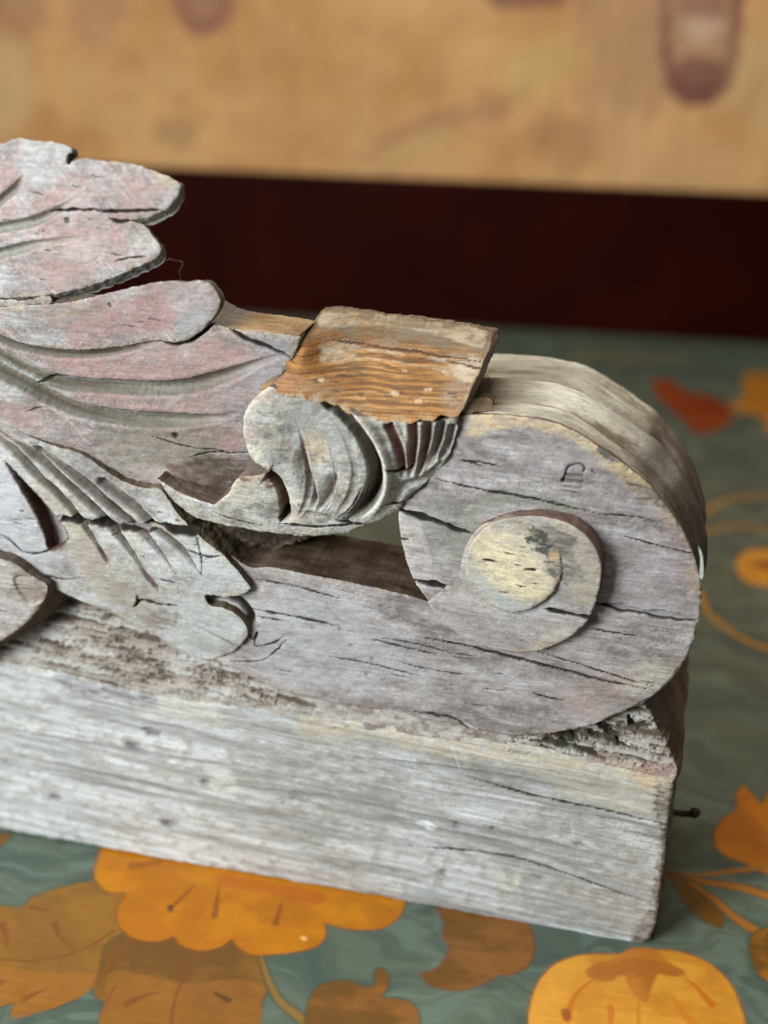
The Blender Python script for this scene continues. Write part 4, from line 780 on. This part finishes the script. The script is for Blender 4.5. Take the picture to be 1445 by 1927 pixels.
F = np.stack([idx[1:, :-1], idx[1:, 1:], idx[:-1, 1:], idx[:-1, :-1]], -1).reshape(-1, 4)
mt = bpy.data.materials.new('painted_varnish'); mt.use_nodes = True; nt = mt.node_tree; N = nt.nodes; Lk = nt.links; b = N['Principled BSDF']
at = N.new('ShaderNodeAttribute'); at.attribute_name = 'Col'; tc = N.new('ShaderNodeTexCoord')
mp = N.new('ShaderNodeMapping'); mp.inputs['Scale'].default_value = (60, 900, 60); Lk.new(tc.outputs['Object'], mp.inputs[0])
n = N.new('ShaderNodeTexNoise'); n.inputs['Scale'].default_value = 1; n.inputs['Detail'].default_value = 5; Lk.new(mp.outputs[0], n.inputs[0])
mr = N.new('ShaderNodeMapRange'); mr.inputs[1].default_value = .3; mr.inputs[2].default_value = .7; mr.inputs[3].default_value = .95; mr.inputs[4].default_value = 1.05; Lk.new(n.outputs[0], mr.inputs[0])
mu = N.new('ShaderNodeVectorMath'); mu.operation = 'SCALE'; Lk.new(at.outputs['Color'], mu.inputs[0]); Lk.new(mr.outputs[0], mu.inputs['Scale']); Lk.new(mu.outputs[0], b.inputs['Base Color'])
b.inputs['Roughness'].default_value = .33; b.inputs['Specular IOR Level'].default_value = .35
bp = N.new('ShaderNodeBump'); bp.inputs['Strength'].default_value = .12; bp.inputs['Distance'].default_value = .0003; Lk.new(n.outputs[0], bp.inputs['Height']); Lk.new(bp.outputs[0], b.inputs['Normal'])
link_mesh('tabletop', V, [F], mt, table, TC.reshape(-1, 3), smooth=False)
def slab(name, x0, x1, y0, y1, z0, z1, mat, parent, bev=.002):
    me = bpy.data.meshes.new(name); v = [(x, y, z) for x in (x0, x1) for y in (y0, y1) for z in (z0, z1)]
    me.from_pydata(v, [], [(0,1,3,2),(4,6,7,5),(0,4,5,1),(2,3,7,6),(0,2,6,4),(1,5,7,3)]); o = bpy.data.objects.new(name, me); sc.collection.objects.link(o); me.materials.append(mat); o.parent = parent
    bv = o.modifiers.new('bevel', 'BEVEL'); bv.width = bev; bv.segments = 3; return o
slab('apron', -.3602, .3602, -.8005, 0, -.024, -.0012, plain('dark_edge_wood', (.10, .06, .035), .5), table)

# ------------------------------------------------------------------ dark red board and golden wall
def wpt(px, off):                                   # photo pixel -> plane parallel to the wall, off metres in front of the table/board line
    r = ray(px); P0 = WP + NW * off; t = ((P0 - CAM) @ NW) / (r @ NW); P = CAM + r * t[:, None]; d = P - P0
    return np.stack([d @ DW, P[:, 2]], 1)
hb = wpt([(900, 345)], .0)[0, 1]
bo = bpy.data.objects.new('dark_red_board', None); sc.collection.objects.link(bo); bo.location = tuple(WP); bo.rotation_euler = (0, 0, -YAW_W); bo.empty_display_size = .05
mb = plain('dark_red_lacquer', (.026, .0022, .0012), .55, 0, 14, .35, .15)
mb.node_tree.nodes['Principled BSDF'].inputs['Specular IOR Level'].default_value = .04
o = slab('board', -.8, .8, 0.0005, .018, -.03, hb, mb, bo, .003)
bo['label'] = 'dark red lacquered board running along the wall behind the table'; bo['category'] = 'board'
wx_ = np.arange(-520, 520.1, 2.0); wz_ = np.arange(-40, 520.1, 2.0); WX, WZ = np.meshgrid(wx_, wz_)
a1 = fbm(WX / 90, WZ / 60, 301, 5, .6); a2 = fbm(WX / 3.0, WZ / 60, 302, 3, .5); a3 = fbm(WX / 30, WZ / 30, 303, 5, .6)
WC = mixc(np.zeros(WX.shape + (3,)) + np.array(srgb(226, 172, 112)), srgb(204, 146, 86), sm(.30, .70, a1)); WC = mixc(WC, srgb(220, 172, 116), .35 * sm(.45, .75, a3)); WC *= (.90 + .20 * a2)[..., None]
def wpaint(px, col, amt, soft, brk, bs=14):
    P = resample(wpt(spline(px), -.012) * 1000, 3)[0]
    sd = seg_dist(WX, WZ, P, True) * np.where(in_poly(WX, WZ, P), 1, -1) + brk * 2 * (fbm(WX / bs, WZ / bs, 311, 5, .6) - .5)
    global WC; WC = mixc(WC, col, amt * sm(-soft, soft, sd))
wpaint([(1085,-40),(1260,-40),(1262,180),(1200,230),(1120,200),(1100,90)], srgb(150,100,86), .45, 14, 14, 24)
wpaint([(1020,210),(1120,230),(1150,290),(1060,310),(990,260)], srgb(150,98,60), .4, 10, 10, 20)
wpaint([(680,300),(780,230),(900,190),(990,150),(970,210),(880,240),(800,290),(720,330)], srgb(150,92,66), .40, 5, 11, 16)
wpaint([(700,320),(770,260),(850,240),(790,300)], srgb(226,186,120), .5, 4, 8, 10)
wpaint([(1000,80),(1100,100),(1060,160),(960,190),(940,140)], srgb(214,178,110), .5, 6, 10, 20)
wpaint([(-40,-40),(90,-40),(70,60),(0,90),(-40,80)], srgb(150,100,84), .45, 8, 10, 14)
wpaint([(150,-40),(240,-40),(220,60),(170,90),(140,40)], srgb(160,112,90), .4, 7, 8, 14)
wpaint([(330,-60),(430,-60),(436,20),(410,58),(370,66),(338,40)], srgb(138,82,72), .75, 4, 5, 10); wpaint([(352,-60),(410,-60),(412,15),(380,36),(356,20)], srgb(178,128,92), .7, 4, 3, 8)
wpaint([(900,-60),(1060,-60),(1060,4),(980,16),(920,6)], srgb(130,76,62), .75, 3, 4, 10); wpaint([(290,230),(380,240),(370,270),(290,265)], srgb(156,112,72), .5, 5, 8, 10)
wpaint([(1258,-90),(1380,-90),(1394,60),(1384,150),(1352,188),(1300,200),(1262,182),(1246,130),(1240,40)], srgb(128,74,60), .9, 3, 3.0, 9)
wpaint([(1284,-70),(1350,-70),(1372,50),(1362,120),(1330,160),(1285,158),(1264,120),(1262,30)], srgb(200,152,112), .85, 3.5, 4, 9)
wpaint([(1262,128),(1360,120),(1370,150),(1330,184),(1290,184)], srgb(124,66,56), .75, 3, 4, 9); wpaint([(1285,40),(1350,30),(1355,60),(1300,75)], srgb(222,188,160), .6, 3, 5, 9)
wpaint([(1270,5),(1360,0),(1362,22),(1290,30)], srgb(150,92,84), .55, 3, 5, 9); wpaint([(1150,-60),(1240,-60),(1230,260),(1400,300),(1390,340),(1120,330),(1100,200)], srgb(214,168,120), .35, 10, 12, 20)
wpaint([(1390,80),(1520,60),(1520,260),(1410,250)], srgb(226,190,134), .4, 12, 8, 20)
wpaint([(-80,60),(50,90),(40,250),(-80,260)], srgb(226,190,134), .55, 12, 8, 20)
wr = fbm(WX / 16, WZ / 60, 320, 4, .55)
V = np.stack([WX.ravel(), (-3.0 * (wr - .5) + .6 * (a2 - .5) - 2.0 * (a3 - .5)).ravel(), WZ.ravel()], 1) * .001; ny, nx = WX.shape; idx = np.arange(nx * ny).reshape(ny, nx)
F = np.stack([idx[:-1, :-1], idx[:-1, 1:], idx[1:, 1:], idx[1:, :-1]], -1).reshape(-1, 4)
mw = bpy.data.materials.new('golden_wall_cloth'); mw.use_nodes = True; nt = mw.node_tree; N = nt.nodes; Lk = nt.links; b = N['Principled BSDF']; b.inputs['Roughness'].default_value = .7
at = N.new('ShaderNodeAttribute'); at.attribute_name = 'Col'; tc = N.new('ShaderNodeTexCoord'); mp = N.new('ShaderNodeMapping'); mp.inputs['Scale'].default_value = (500, 100, 160); Lk.new(tc.outputs['Object'], mp.inputs[0])
n = N.new('ShaderNodeTexNoise'); n.inputs['Scale'].default_value = 1; n.inputs['Detail'].default_value = 3; Lk.new(mp.outputs[0], n.inputs[0])
mr = N.new('ShaderNodeMapRange'); mr.inputs[1].default_value = .3; mr.inputs[2].default_value = .7; mr.inputs[3].default_value = .9; mr.inputs[4].default_value = 1.08; Lk.new(n.outputs[0], mr.inputs[0])
mu = N.new('ShaderNodeVectorMath'); mu.operation = 'SCALE'; Lk.new(at.outputs['Color'], mu.inputs[0]); Lk.new(mr.outputs[0], mu.inputs['Scale']); Lk.new(mu.outputs[0], b.inputs['Base Color'])
wl = bpy.data.objects.new('golden_wall', None); sc.collection.objects.link(wl); wl.location = tuple(WP - NW * .012); wl.rotation_euler = (0, 0, -YAW_W); wl.empty_display_size = .05
wl['label'] = 'golden yellow wall covering with faded purple-brown medallions above the dark red board'; wl['category'] = 'wall'
link_mesh('wall_covering', V, [F], mw, wl, WC.reshape(-1, 3))
